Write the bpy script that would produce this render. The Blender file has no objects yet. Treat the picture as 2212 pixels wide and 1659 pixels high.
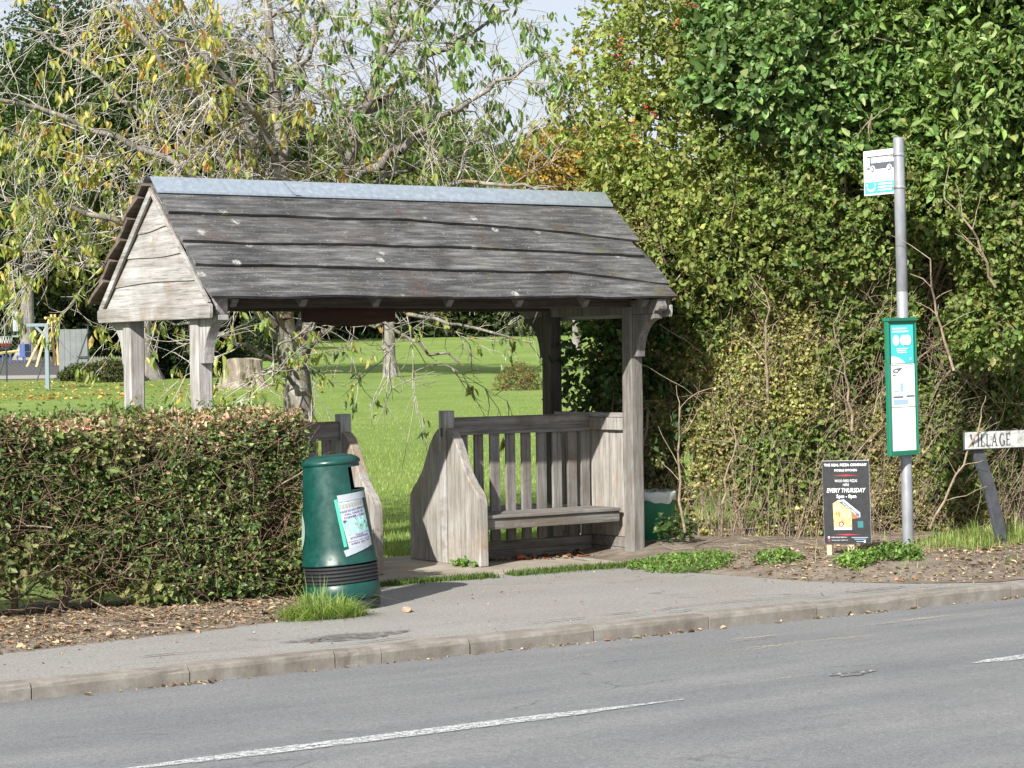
import bpy, bmesh, math
import numpy as np
from mathutils import Vector, Matrix

# ------------------------------------------------------------------ camera, sky, sun, exposure
scene = bpy.context.scene
col = scene.collection
rng = np.random.default_rng(11)
FPX, CX, CY = 4910.5, 1106.0, 829.5            # focal length and centre at 2212 px picture width
YAW, PITCH, ROLL = 0.6010, -0.0129, -0.0147
CAM = np.array([-7.400, -14.735, 1.677])
_f = np.array([math.sin(YAW)*math.cos(PITCH), math.cos(YAW)*math.cos(PITCH), math.sin(PITCH)])
_r = np.array([math.cos(YAW), -math.sin(YAW), 0.0]); _u = np.cross(_r, _f)
CR = math.cos(ROLL)*_r + math.sin(ROLL)*_u
CU = -math.sin(ROLL)*_r + math.cos(ROLL)*_u
CF = _f
def at(px, py, depth):                          # a point of the place, from a bearing and a distance
    return CAM + depth*(CF + (px-CX)/FPX*CR - (py-CY)/FPX*CU)
cam = bpy.data.cameras.new('camera'); camo = bpy.data.objects.new('camera', cam); col.objects.link(camo)
cam.sensor_width = 36.0; cam.lens = 36.0*FPX/2212.0; cam.clip_start = 0.1; cam.clip_end = 3000
camo.matrix_world = Matrix(((CR[0], CU[0], -CF[0], CAM[0]), (CR[1], CU[1], -CF[1], CAM[1]), (CR[2], CU[2], -CF[2], CAM[2]), (0, 0, 0, 1)))
scene.camera = camo

SUN_EL, SUN_AZ = math.radians(33), math.radians(29)    # from the left, a little from the road side
SUNDIR = Vector((-math.cos(SUN_AZ)*math.cos(SUN_EL), -math.sin(SUN_AZ)*math.cos(SUN_EL), math.sin(SUN_EL)))
world = bpy.data.worlds.new('World'); scene.world = world; world.use_nodes = True
wn = world.node_tree; wn.nodes.clear()
wo = wn.nodes.new('ShaderNodeOutputWorld'); bg = wn.nodes.new('ShaderNodeBackground'); bg.inputs['Strength'].default_value = 0.092
sky = wn.nodes.new('ShaderNodeTexSky'); sky.sky_type = 'NISHITA'; sky.sun_disc = False
sky.sun_elevation = SUN_EL; sky.sun_rotation = math.atan2(SUNDIR.x, SUNDIR.y)
wtc = wn.nodes.new('ShaderNodeTexCoord'); wmp = wn.nodes.new('ShaderNodeMapping'); wmp.inputs['Scale'].default_value = (1.5, 1.5, 4.0)
wnz = wn.nodes.new('ShaderNodeTexNoise'); wnz.inputs['Scale'].default_value = 2.2; wnz.inputs['Detail'].default_value = 6
wrp = wn.nodes.new('ShaderNodeValToRGB'); wrp.color_ramp.elements[0].position = 0.36; wrp.color_ramp.elements[1].position = 0.62
wrp.color_ramp.elements[0].color = (0.72, 0.72, 0.72, 1); wrp.color_ramp.elements[1].color = (0.93, 0.93, 0.93, 1)
wmx = wn.nodes.new('ShaderNodeMix'); wmx.data_type = 'RGBA'; wmx.inputs[7].default_value = (4.7, 4.95, 5.5, 1)
wn.links.new(wtc.outputs['Generated'], wmp.inputs['Vector']); wn.links.new(wmp.outputs['Vector'], wnz.inputs['Vector'])
wn.links.new(wnz.outputs['Fac'], wrp.inputs['Fac']); wn.links.new(wrp.outputs['Color'], wmx.inputs[0])
wn.links.new(sky.outputs['Color'], wmx.inputs[6]); wn.links.new(wmx.outputs[2], bg.inputs['Color']); wn.links.new(bg.outputs['Background'], wo.inputs['Surface'])
sl = bpy.data.lights.new('sun', 'SUN'); sl.energy = 5.0; sl.angle = math.radians(0.6); sl.color = (1.0, 0.965, 0.90)
so = bpy.data.objects.new('sun', sl); col.objects.link(so); so.rotation_euler = SUNDIR.to_track_quat('Z', 'Y').to_euler(); so.location = (-10, -10, 20)
scene.view_settings.view_transform = 'Standard'; scene.view_settings.look = 'None'
scene.view_settings.exposure = 0.84; scene.view_settings.gamma = 1.0; scene.view_settings.use_curve_mapping = False
scene.render.engine = 'CYCLES'; scene.cycles.max_bounces = 6; scene.cycles.transparent_max_bounces = 6
scene.cycles.diffuse_bounces = 3; scene.cycles.transmission_bounces = 3; scene.cycles.use_denoising = True

# ------------------------------------------------------------------ helpers
class MB:
    def __init__(s): s.v = []; s.f = []
    def add(s, vs, fs):
        o = len(s.v); s.v += [tuple(map(float, q)) for q in vs]; s.f += [tuple(i+o for i in g) for g in fs]; return s
    def box(s, lo, hi, ch=0.004):
        b = bmesh.new(); bmesh.ops.create_cube(b, size=1.0)
        c = [(lo[i]+hi[i])/2 for i in range(3)]; d = [abs(hi[i]-lo[i]) for i in range(3)]
        for v in b.verts: v.co = Vector([c[i]+v.co[i]*d[i] for i in range(3)])
        if ch: bmesh.ops.bevel(b, geom=list(b.edges), offset=min(ch, min(d)*.3), segments=1, affect='EDGES')
        return s.bm(b)
    def bm(s, b):
        b.verts.index_update(); s.add([v.co[:] for v in b.verts], [[v.index for v in f.verts] for f in b.faces]); b.free(); return s
    def sweep(s, pts, w, d, side=(1,0,0), ch=0.006, jit=0.0, taper=None):     # a timber with chamfered arrises
        pts = [Vector(p) for p in pts]; n = len(pts); rings = []
        for i, p in enumerate(pts):
            t = (pts[min(i+1, n-1)]-pts[max(i-1, 0)]).normalized(); a = Vector(side); a = (a-t*a.dot(t)).normalized(); b = t.cross(a)
            k = 1.0 if taper is None else taper[i]; hw, hd = w/2*k+rng.normal()*jit, d/2*k+rng.normal()*jit
            p = p + a*rng.normal()*jit*.6 + b*rng.normal()*jit*.6
            q = [(hw-ch, hd), (-hw+ch, hd), (-hw, hd-ch), (-hw, -hd+ch), (-hw+ch, -hd), (hw-ch, -hd), (hw, -hd+ch), (hw, hd-ch)]
            rings.append([p+a*x+b*y for x, y in q])
        vs = [v for r in rings for v in r]; fs = []
        for i in range(n-1):
            for j in range(8): fs.append((i*8+j, i*8+(j+1) % 8, (i+1)*8+(j+1) % 8, (i+1)*8+j))
        fs.append(tuple(range(7, -1, -1))); fs.append(tuple((n-1)*8+j for j in range(8)))
        return s.add(vs, fs)
    def tube(s, pts, rad, sides=8, cap=True):
        pts = [Vector(p) for p in pts]; n = len(pts); rad = [rad]*n if not hasattr(rad, '__len__') else rad
        ref = Vector((0.31, 0.17, 0.94)); vs = []; fs = []
        for i, p in enumerate(pts):
            t = (pts[min(i+1, n-1)]-pts[max(i-1, 0)]).normalized()
            rf = Vector((1, 0, 0)) if abs(t.z) > .9 else Vector((0, 0, 1))
            a = t.cross(rf).normalized(); b = t.cross(a)
            vs += [p+(a*math.cos(2*math.pi*j/sides)+b*math.sin(2*math.pi*j/sides))*rad[i] for j in range(sides)]
        for i in range(n-1):
            for j in range(sides): fs.append((i*sides+j, (i+1)*sides+j, (i+1)*sides+(j+1) % sides, i*sides+(j+1) % sides))
        if cap: fs.append(tuple(range(sides))); fs.append(tuple((n-1)*sides+j for j in range(sides-1, -1, -1)))
        return s.add(vs, fs)
    def prism(s, poly, fn, t0, t1, ch=0.0):                     # polygon (a,b) extruded; fn(a,b,t) -> xyz
        b = bmesh.new(); n = len(poly)
        v0 = [b.verts.new(fn(p[0], p[1], t0)) for p in poly]; v1 = [b.verts.new(fn(p[0], p[1], t1)) for p in poly]
        b.faces.new(v0[::-1]); b.faces.new(v1)
        for i in range(n): b.faces.new((v0[i], v0[(i+1) % n], v1[(i+1) % n], v1[i]))
        bmesh.ops.recalc_face_normals(b, faces=list(b.faces))
        if ch: bmesh.ops.bevel(b, geom=list(b.edges), offset=ch, segments=1, affect='EDGES', clamp_overlap=True)
        bmesh.ops.triangulate(b, faces=[f for f in b.faces if len(f.verts) > 4])
        return s.bm(b)
    def lathe(s, prof, seg=40, skip=None, c=(0, 0)):
        n = len(prof); vs = [(c[0]+r*math.cos(2*math.pi*j/seg), c[1]+r*math.sin(2*math.pi*j/seg), z) for r, z in prof for j in range(seg)]; fs = []
        for i in range(n-1):
            for j in range(seg):
                if skip and skip(i, (j+.5)*2*math.pi/seg): continue
                fs.append((i*seg+j, i*seg+(j+1) % seg, (i+1)*seg+(j+1) % seg, (i+1)*seg+j))
        return s.add(vs, fs)
def obj(name, mesh, m, parent=None, smooth=False):
    if m: mesh.materials.append(m)
    o = bpy.data.objects.new(name, mesh); col.objects.link(o)
    if parent: o.parent = parent
    if smooth: mesh.polygons.foreach_set('use_smooth', [True]*len(mesh.polygons))
    return o
def build(name, mb, m, parent=None, smooth=False):
    me = bpy.data.meshes.new(name); me.from_pydata(mb.v, [], mb.f); me.update(); return obj(name, me, m, parent, smooth)
def npmesh(name, V, F, m, parent=None, C=None, smooth=False):  # F: (n,k) array
    me = bpy.data.meshes.new(name); V = np.asarray(V, np.float32); F = np.asarray(F, np.int32); n, k = F.shape
    me.vertices.add(len(V)); me.vertices.foreach_set('co', V.ravel()); me.loops.add(n*k); me.loops.foreach_set('vertex_index', F.ravel())
    me.polygons.add(n); me.polygons.foreach_set('loop_start', np.arange(0, n*k, k, dtype=np.int32))
    if C is not None:
        a = me.attributes.new('Col', 'FLOAT_COLOR', 'POINT'); c4 = np.ones((len(V), 4), np.float32); c4[:, :3] = C; a.data.foreach_set('color', c4.ravel())
    me.update(calc_edges=True); return obj(name, me, m, parent, smooth)
def thing(name, label, cat, loc=(0, 0, 0), rot=(0, 0, 0), group=None):
    o = bpy.data.objects.new(name, None); col.objects.link(o); o.location = loc; o.rotation_euler = rot; o.empty_display_size = .1
    return tag(o, label, cat, group)
def tag(o, label, cat, group=None):
    o['label'] = label; o['category'] = cat
    if group: o['group'] = group
    return o
def kind(o, k, label=None):
    o['kind'] = k
    if label: o['label'] = label
    return o
def lift(o): bpy.context.view_layer.update()

def unit(a): return a/np.maximum(np.linalg.norm(a, axis=-1, keepdims=True), 1e-9)
def rdir(n): return unit(rng.normal(size=(n, 3)))
def vnoise(P, seed=0):
    P = np.asarray(P, float); i = np.floor(P).astype(np.int64); f = P-i; f = f*f*(3-2*f); out = np.zeros(len(P))
    for dx in (0, 1):
        for dy in (0, 1):
            for dz in (0, 1):
                h = ((i[:, 0]+dx)*73856093) ^ ((i[:, 1]+dy)*19349663) ^ ((i[:, 2]+dz)*83492791) ^ (seed*2654435761)
                h = (h ^ (h >> 13))*1274126177 & 0x7fffffff; h = (h ^ (h >> 15)) & 0xffff
                w = (f[:, 0] if dx else 1-f[:, 0])*(f[:, 1] if dy else 1-f[:, 1])*(f[:, 2] if dz else 1-f[:, 2]); out += w*h/65535.0
    return out
def leaf_arrays(P, D, N, L, W, C, fold=0.18, curl=0.12):       # six-cornered leaf folded on its midrib
    D = unit(D); S = unit(np.cross(D, N)); N = np.cross(S, D); L = L[:, None]; W = W[:, None]; n = len(P)
    up = N*fold*W; tip = P+D*L-N*curl*L
    V = np.stack([P, P+D*L*.28+S*W*.44+up, P+D*L*.66+S*W*.38+up-N*curl*L*.3, tip, P+D*L*.66-S*W*.38+up-N*curl*L*.3, P+D*L*.28-S*W*.44+up], 1).reshape(-1, 3)
    b = (np.arange(n)*6)[:, None]; F = np.concatenate([b+np.array([0, 1, 2, 3]), b+np.array([0, 3, 4, 5])], 1).reshape(-1, 4)
    return V, F, np.repeat(C, 6, 0)
def leaves(name, P, D, N, L, W, C, m, parent=None, **k):
    V, F, Cc = leaf_arrays(P, D, N, L, W, C, **k); o = npmesh(name, V, F, m, parent, Cc); o['kind'] = 'stuff' ; return o
def sticks(name, segs, m, parent=None, sides=3, C=None):        # segs: (n,8) p0 p1 r0 r1
    s = np.asarray(segs, float); p0, p1, r0, r1 = s[:, :3], s[:, 3:6], s[:, 6:7], s[:, 7:8]; t = unit(p1-p0)
    a = unit(np.cross(t, np.array([.37, .23, .9]))); b = np.cross(t, a); V = []
    for p, r in ((p0, r0), (p1, r1)):
        for j in range(sides): th = 2*math.pi*j/sides; V.append(p+(a*math.cos(th)+b*math.sin(th))*r)
    V = np.stack(V, 1).reshape(-1, 3); base = (np.arange(len(s))*2*sides)[:, None]
    F = np.concatenate([base+np.array([j, (j+1) % sides, sides+(j+1) % sides, sides+j]) for j in range(sides)], 1).reshape(-1, 4)
    return npmesh(name, V, F, m, parent, None, True)
def pick(n, cols, wts, jit=.18):
    cols = np.array(cols); w = np.array(wts, float); i = rng.choice(len(cols), n, p=w/w.sum())
    return np.clip(cols[i]*(1+jit*rng.normal(size=(n, 1)))*(1+.06*rng.normal(size=(n, 3))), .003, .9)

# ------------------------------------------------------------------ materials
def mat(name, base=(.5, .5, .5), rough=.7, metal=0.0, spec=.5):
    m = bpy.data.materials.new(name); m.use_nodes = True; b = m.node_tree.nodes['Principled BSDF']
    b.inputs['Base Color'].default_value = (*base, 1); b.inputs['Roughness'].default_value = rough; b.inputs['Metallic'].default_value = metal
    b.inputs['Specular IOR Level'].default_value = spec; return m
class G:                                                        # a small node writer
    def __init__(s, m): s.t = m.node_tree; s.b = s.t.nodes['Principled BSDF']
    def n(s, kind, **k):
        q = s.t.nodes.new(kind)
        for a, b in k.items(): setattr(q, a, b)
        return q
    def l(s, a, b): s.t.links.new(a, b)
    def coord(s, scale=(1, 1, 1), rnd=False, out='Object'):
        tc = s.n('ShaderNodeTexCoord'); mp = s.n('ShaderNodeMapping'); mp.inputs['Scale'].default_value = scale; s.l(tc.outputs[out], mp.inputs['Vector'])
        if rnd:
            oi = s.n('ShaderNodeObjectInfo'); cm = s.n('ShaderNodeVectorMath', operation='SCALE'); cm.inputs[0].default_value = (37, 53, 71); s.l(oi.outputs['Random'], cm.inputs['Scale']); s.l(cm.outputs[0], mp.inputs['Location'])
        return mp.outputs['Vector']
    def noise(s, v, scale, detail=4, rough=.6, dist=0.0):
        q = s.n('ShaderNodeTexNoise'); q.inputs['Scale'].default_value = scale; q.inputs['Detail'].default_value = detail; q.inputs['Roughness'].default_value = rough; q.inputs['Distortion'].default_value = dist
        s.l(v, q.inputs['Vector']); return q.outputs['Fac']
    def ramp(s, f, stops):
        q = s.n('ShaderNodeValToRGB'); e = q.color_ramp.elements
        while len(e) < len(stops): e.new(.5)
        for i, (p, c) in enumerate(stops): e[i].position = p; e[i].color = (*c, 1) if len(c) == 3 else c
        s.l(f, q.inputs['Fac']); return q.outputs['Color']
    def mix(s, f, a, b, mode='MIX'):
        q = s.n('ShaderNodeMix', data_type='RGBA', blend_type=mode)
        for sock, x in ((q.inputs[0], f), (q.inputs[6], a), (q.inputs[7], b)):
            if isinstance(x, (int, float)): sock.default_value = x
            elif isinstance(x, tuple): sock.default_value = (*x, 1)
            else: s.l(x, sock)
        return q.outputs[2]
    def bump(s, h, strength=.3, dist=.01):
        q = s.n('ShaderNodeBump'); q.inputs['Strength'].default_value = strength; q.inputs['Distance'].default_value = dist; s.l(h, q.inputs['Height']); s.l(q.outputs['Normal'], s.b.inputs['Normal'])
    def out(s, c): s.l(c, s.b.inputs['Base Color'])
g3 = lambda v: (v, v, v)
def wood(name, axis, stops, stain=None, lichen=0.0, rough=.85, bump=.5):
    m = mat(name, rough=rough, spec=.25); g = G(m); sc = [26, 26, 26]; sc[axis] = 3.0 if lichen else 1.6
    v = g.coord(tuple(sc), True); n1 = g.noise(v, 1.0, 8, .68, .25); c = g.ramp(n1, stops)
    w = g.coord((1, 1, 1), True); n2 = g.noise(w, 2.4, 5, .6)
    c = g.mix(g.ramp(n2, [(.34, g3(0)), (.66, g3(1))]), c, g.mix(1.0, c, ((.50, .50, .51) if lichen else (.70, .68, .66)), 'MULTIPLY'))
    if stain: c = g.mix(g.ramp(g.noise(w, 1.7, 6, .7, .8), [(.52, g3(0)), (.68, g3(.75))]), c, stain)
    fine = [120, 120, 120]; fine[axis] = 6.0 if lichen else 3.0
    n3 = g.noise(g.coord(tuple(fine), True), 1.0, 3, .7); c = g.mix(g.ramp(n3, [(.36, g3(.75)), (.44, g3(0))]), c, g.mix(1.0, c, (.38, .36, .34), 'MULTIPLY'))
    if lichen:
        vo = g.n('ShaderNodeTexVoronoi'); vo.inputs['Scale'].default_value = 4.2; g.l(g.coord((1, 1, 1), True), vo.inputs['Vector'])
        sp = g.mix(1.0, g.ramp(vo.outputs['Distance'], [(.10, g3(1)), (.17, g3(0))]), g.ramp(g.noise(w, 34, 5, .8), [(.44, g3(0)), (.54, g3(lichen))]), 'MULTIPLY')
        c = g.mix(sp, c, (.36, .365, .33))
        c = g.mix(g.ramp(g.noise(w, 60, 2), [(.66, g3(0)), (.72, g3(lichen*.6))]), c, (.42, .43, .39))
        c = g.mix(g.ramp(g.noise(w, 3.2, 5, .7), [(.56, g3(0)), (.75, g3(.55))]), c, (.13, .13, .06))
    g.out(c); g.bump(g.mix(.5, n1, n3), bump, .008); return m
GREY = [(.25, (.085, .079, .072)), (.48, (.205, .195, .182)), (.72, (.32, .308, .292))]
PALE = [(.22, (.13, .122, .113)), (.45, (.31, .299, .285)), (.7, (.52, .51, .50))]
DARK = [(.28, (.034, .034, .034)), (.5, (.108, .107, .107)), (.72, (.27, .268, .264))]
W_post = wood('weathered_oak_upright', 2, [(.22, (.17, .163, .153)), (.45, (.35, .34, .328)), (.7, (.56, .55, .54))], (.16, .115, .08))
W_x = wood('weathered_oak_along', 0, GREY, (.13, .10, .075))
W_y = wood('weathered_oak_across', 1, PALE, (.20, .15, .11))
W_slat = wood('weathered_oak_slat', 2, GREY, (.13, .10, .075))
W_panel = wood('weathered_oak_panel', 2, [(.25, (.17, .155, .138)), (.48, (.32, .302, .275)), (.72, (.48, .462, .435))], (.26, .18, .11))
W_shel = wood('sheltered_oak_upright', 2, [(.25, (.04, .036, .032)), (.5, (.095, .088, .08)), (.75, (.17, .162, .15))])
W_roof = wood('roof_board_oak', 0, DARK, (.075, .055, .045), 1.0)
W_dark = wood('unbleached_oak', 0, [(.3, (.05, .04, .032)), (.55, (.10, .082, .066)), (.8, (.16, .14, .115))])  # oak still dark brown under the roof, never bleached grey
W_under = wood('roof_back_oak', 0, [(.3, (.08, .06, .048)), (.55, (.17, .135, .11)), (.8, (.26, .22, .19))])
W_name = wood('brown_board', 0, [(.3, (.035, .016, .010)), (.6, (.075, .035, .02)), (.8, (.11, .055, .03))], rough=.6)
M_zinc = mat('galvanised_zinc', (.42, .47, .52), .45, .75); g = G(M_zinc); v = g.coord(); g.out(g.ramp(g.noise(v, 22, 5, .7), [(.3, (.36, .42, .47)), (.6, (.52, .58, .63)), (.75, (.70, .75, .78))]))
M_black = mat('black_rubber', (.022, .023, .026), .55)
M_green = mat('dark_green_plastic', (.004, .075, .06), .34); g = G(M_green); v = g.coord(); g.out(g.ramp(g.noise(v, 7, 8, .7), [(.3, (.002, .036, .030)), (.6, (.0035, .055, .044)), (.8, (.02, .085, .066))])); q = g.ramp(g.noise(v, 14, 6, .75), [(.35, g3(.26)), (.7, g3(.55))]); g.l(q, g.b.inputs['Roughness'])
M_bingreen = mat('bright_green_plastic', (.005, .14, .065), .4)
M_liner = mat('white_plastic_liner', (.55, .58, .56), .35)
M_white = mat('white_print', (.82, .83, .84), .45)
M_paper = mat('paper_in_sleeve', (.42, .445, .54), .25)
M_tape = mat('parcel_tape', (.36, .40, .43), .3); g = G(M_tape); g.bump(g.noise(g.coord((40, 40, 160)), 1, 3), .5, .004)
M_teal = mat('turquoise_print', (.07, .55, .56), .45)
M_mint = mat('mint_sleeve_edge', (.06, .42, .30), .4)
M_ink = mat('dark_ink', (.03, .03, .045), .6)
M_inkgrey = mat('grey_ink', (.10, .105, .13), .6)
M_badge = mat('pale_badge', (.30, .38, .33), .5)
M_frame = mat('green_case_paint', (.012, .155, .09), .4)
M_glass = mat('grey_blue_print', (.35, .50, .60), .4)
M_steel = mat('grey_pole_coat', (.33, .345, .37), .42, .25); g = G(M_steel); v = g.coord((1, 1, .6)); g.out(g.ramp(g.noise(v, 9, 7, .7), [(.3, (.20, .212, .228)), (.55, (.29, .302, .322)), (.8, (.38, .39, .40))]))
M_clip = mat('stainless_clip', (.7, .7, .7), .25, .9)
M_board = mat('black_print', (.022, .023, .027), .45); g = G(M_board); g.out(g.ramp(g.noise(g.coord(), 25, 6, .7), [(.4, (.018, .019, .022)), (.7, (.032, .033, .037))]))
M_red = mat('red_print', (.45, .03, .03), .5)
M_orange = mat('warm_print', (.85, .45, .14), .5); g = G(M_orange); g.out(g.ramp(g.noise(g.coord((60, 60, 18)), 1.0, 4, .6), [(.35, (.40, .14, .03)), (.5, (.85, .50, .18)), (.68, (.95, .80, .52))]))
M_sky = mat('pale_blue_print', (.55, .68, .85), .5)
M_stake = mat('pale_stake_wood', (.50, .38, .28), .8)
M_plate = mat('aged_sign_plate', (.6, .6, .58), .5); g = G(M_plate); v = g.coord((1, 1, 1)); g.out(g.ramp(g.noise(v, 15, 8, .75), [(.34, (.17, .16, .12)), (.46, (.48, .48, .45)), (.66, (.68, .69, .68))]))
M_signpost = mat('dark_grey_post', (.055, .06, .068), .6); g = G(M_signpost); g.out(g.ramp(g.noise(g.coord(), 12, 6, .7), [(.3, (.04, .044, .05)), (.7, (.085, .09, .10))]))
def leafmat(name, trans=.35, rough=.5, spec=.35):
    m = mat(name, rough=rough, spec=spec); t = m.node_tree; b = t.nodes['Principled BSDF']; a = t.nodes.new('ShaderNodeAttribute'); a.attribute_name = 'Col'
    t.links.new(a.outputs['Color'], b.inputs['Base Color']); tr = t.nodes.new('ShaderNodeBsdfTranslucent'); mx = t.nodes.new('ShaderNodeMixShader'); mx.inputs[0].default_value = trans
    mc = t.nodes.new('ShaderNodeMix'); mc.data_type = 'RGBA'; mc.blend_type = 'MULTIPLY'; mc.inputs[0].default_value = 1; mc.inputs[7].default_value = (1.35, 1.35, .6, 1)
    t.links.new(a.outputs['Color'], mc.inputs[6]); t.links.new(mc.outputs[2], tr.inputs['Color'])
    t.links.new(b.outputs[0], mx.inputs[1]); t.links.new(tr.outputs[0], mx.inputs[2]); t.links.new(mx.outputs[0], t.nodes['Material Output'].inputs['Surface']); return m
LEAF = leafmat('leaf'); LEAF_GLOSS = leafmat('glossy_leaf', .28, .46, .4); DRY = leafmat('dry_leaf', .15, .9, .1); BLADE = leafmat('grass_blade', .4, .55, .3)
def bark(name, a, b, c, scale=14, lich=None):
    m = mat(name, rough=.9, spec=.2); g = G(m); v = g.coord((1, 1, .45)); n = g.noise(v, scale, 7, .7, .5); cc = g.ramp(n, [(.3, a), (.52, b), (.72, c)])
    if lich: cc = g.mix(g.ramp(g.noise(g.coord(), scale*.8, 4, .7), [(.56, g3(0)), (.66, g3(.9))]), cc, lich)
    g.out(cc); g.bump(n, .7, .02); return m
B_cherry = bark('cherry_bark', (.09, .078, .062), (.20, .185, .16), (.44, .42, .385), 9, (.30, .20, .05))
B_twig = bark('lichen_twig_bark', (.25, .225, .18), (.44, .41, .36), (.62, .60, .55), 9, (.34, .22, .05))
B_brown = bark('brown_stem_bark', (.11, .085, .06), (.25, .20, .15), (.42, .35, .27), 30)
B_tan = bark('tan_twig_bark', (.19, .14, .10), (.36, .28, .20), (.52, .43, .33), 30)
B_hedge = bark('reddish_twig_bark', (.12, .075, .05), (.25, .165, .11), (.40, .30, .21), 30)
B_far = bark('grey_trunk_bark', (.11, .10, .085), (.24, .225, .20), (.36, .345, .31), 1.4)
B_stump = bark('cut_stump_wood', (.07, .055, .045), (.22, .185, .145), (.42, .36, .285), 3.0)

def asphalt(name, lo, hi, patch, streak=0.0, agg=170):
    m = mat(name, rough=.9, spec=.25); g = G(m); v = g.coord(); sp = g.noise(v, agg, 3, .8); c = g.ramp(sp, [(.33, lo), (.5, tuple((a+b)/2 for a, b in zip(lo, hi))), (.68, hi)])
    vo = g.n('ShaderNodeTexVoronoi'); vo.inputs['Scale'].default_value = agg*.55; g.l(v, vo.inputs['Vector'])
    c = g.mix(g.ramp(vo.outputs['Color'], [(.82, g3(0)), (.92, g3(.30))]), c, tuple(min(.9, x*1.5) for x in hi))
    c = g.mix(g.ramp(g.noise(v, 42, 5, .8), [(.36, g3(.8)), (.5, g3(0))]), c, g.mix(1.0, c, (.62, .62, .62), 'MULTIPLY')); c = g.mix(g.ramp(g.noise(v, 55, 4, .8), [(.56, g3(0)), (.68, g3(.6))]), c, tuple(min(.9, x*1.45) for x in hi)); c = g.mix(g.ramp(g.noise(v, .9, 6, .65), [(.35, g3(0)), (.7, g3(.85))]), c, g.mix(1.0, c, patch, 'MULTIPLY'))
    if streak: c = g.mix(g.ramp(g.noise(g.coord((.16, 1.5, 1)), 1.6, 5, .6), [(.35, g3(0)), (.65, g3(streak))]), c, g.mix(1.0, c, (.72, .73, .75), 'MULTIPLY'))
    # hairline cracks
    cr = g.n('ShaderNodeTexVoronoi', feature='DISTANCE_TO_EDGE'); cr.inputs['Scale'].default_value = .42
    wv = g.n('ShaderNodeMix', data_type='VECTOR'); 
    nv = g.n('ShaderNodeTexNoise'); nv.inputs['Scale'].default_value = 3.0; nv.inputs['Detail'].default_value = 5; g.l(v, nv.inputs['Vector'])
    ad = g.n('ShaderNodeVectorMath', operation='MULTIPLY_ADD'); ad.inputs[1].default_value = (.5, .5, .5); g.l(nv.outputs['Color'], ad.inputs[0]); g.l(g.coord((.55, 1.2, 1)), ad.inputs[2]); g.l(ad.outputs[0], cr.inputs['Vector'])
    c = g.mix(g.mix(1.0, g.ramp(cr.outputs['Distance'], [(.002, g3(1)), (.006, g3(0))]), g.ramp(g.noise(v, 1.3, 2), [(.5, g3(0)), (.6, g3(.5))]), 'MULTIPLY'), c, (.045, .045, .045))
    g.out(c); g.bump(g.mix(.5, sp, vo.outputs['Distance']), .55, .004); return m
A_road = asphalt('road_asphalt', (.14, .141, .142), (.265, .264, .261), (.82, .83, .85), .8, 170)
A_pave = asphalt('pavement_asphalt', (.165, .158, .147), (.37, .357, .336), (.90, .87, .83), .25, 190)
M_kerb = mat('kerb_concrete', rough=.92, spec=.2); g = G(M_kerb); v = g.coord((1, 1, 1), True); n = g.noise(v, 5, 8, .7)
c = g.ramp(n, [(.3, (.135, .115, .095)), (.52, (.21, .19, .165)), (.75, (.30, .285, .26))]); c = g.mix(g.ramp(g.noise(v, 140, 3, .8), [(.6, g3(0)), (.7, g3(.45))]), c, (.42, .40, .37)); g.out(c); g.bump(g.noise(v, 90, 4, .7), .4, .004)
M_conc = mat('floor_concrete', rough=.92, spec=.2); g = G(M_conc); v = g.coord(); c = g.ramp(g.noise(v, 2.5, 8, .68), [(.3, (.20, .165, .125)), (.55, (.32, .285, .235)), (.75, (.41, .38, .33))]); c = g.mix(g.ramp(g.noise(v, 160, 3, .8), [(.58, g3(0)), (.7, g3(.4))]), c, (.5, .47, .42)); g.out(c); g.bump(g.noise(v, 80, 5), .3, .004)
M_soil = mat('dry_soil', rough=1.0, spec=.1); g = G(M_soil); v = g.coord(); c = g.ramp(g.noise(v, 6, 9, .75), [(.3, (.11, .09, .07)), (.52, (.21, .175, .14)), (.75, (.33, .285, .235))]); g.out(c); g.bump(g.noise(v, 30, 8, .75), .9, .02)
M_lawn = mat('mown_grass', rough=.9, spec=.1); g = G(M_lawn); v = g.coord((1, 1, .2)); c = g.ramp(g.mix(.55, g.noise(v, .35, 8, .62), g.noise(g.coord((.5, 1, .2)), .09, 6, .7)), [(.36, (.12, .19, .036)), (.5, (.215, .30, .07)), (.64, (.31, .37, .125))])
c = g.mix(g.ramp(g.noise(g.coord((1, 1, .2)), 1.3, 7, .72), [(.42, g3(0)), (.58, g3(.55))]), c, (.145, .22, .05)); c = g.mix(g.ramp(g.noise(v, .8, 6, .8), [(.60, g3(0)), (.72, g3(.5))]), c, (.25, .26, .10)); c = g.mix(g.ramp(g.noise(v, 5, 6, .75), [(.4, g3(0)), (.7, g3(.6))]), c, (.20, .265, .085)); c = g.mix(g.ramp(g.noise(v, 26, 5, .8), [(.38, g3(.75)), (.52, g3(0))]), c, (.09, .15, .028)); g.out(c); g.bump(g.noise(v, 9, 8, .8), 1.0, .06)
M_paint = mat('worn_road_paint', (.60, .61, .60), .8); g = G(M_paint); v = g.coord(); t = g.t
tr = t.nodes.new('ShaderNodeBsdfTransparent'); mx = t.nodes.new('ShaderNodeMixShader'); wear = g.ramp(g.mix(.5, g.noise(v, 26, 6, .75), g.noise(v, 110, 3, .8)), [(.44, g3(0)), (.56, g3(.9))]); g.l(wear, mx.inputs[0]); g.l(tr.outputs[0], mx.inputs[1]); g.l(g.b.outputs[0], mx.inputs[2]); g.l(mx.outputs[0], t.nodes['Material Output'].inputs['Surface'])
M_yell = mat('faded_yellow_paint', (.52, .44, .26), .75); g = G(M_yell); v = g.coord((.35, 1.6, 1)); t = g.t
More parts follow.
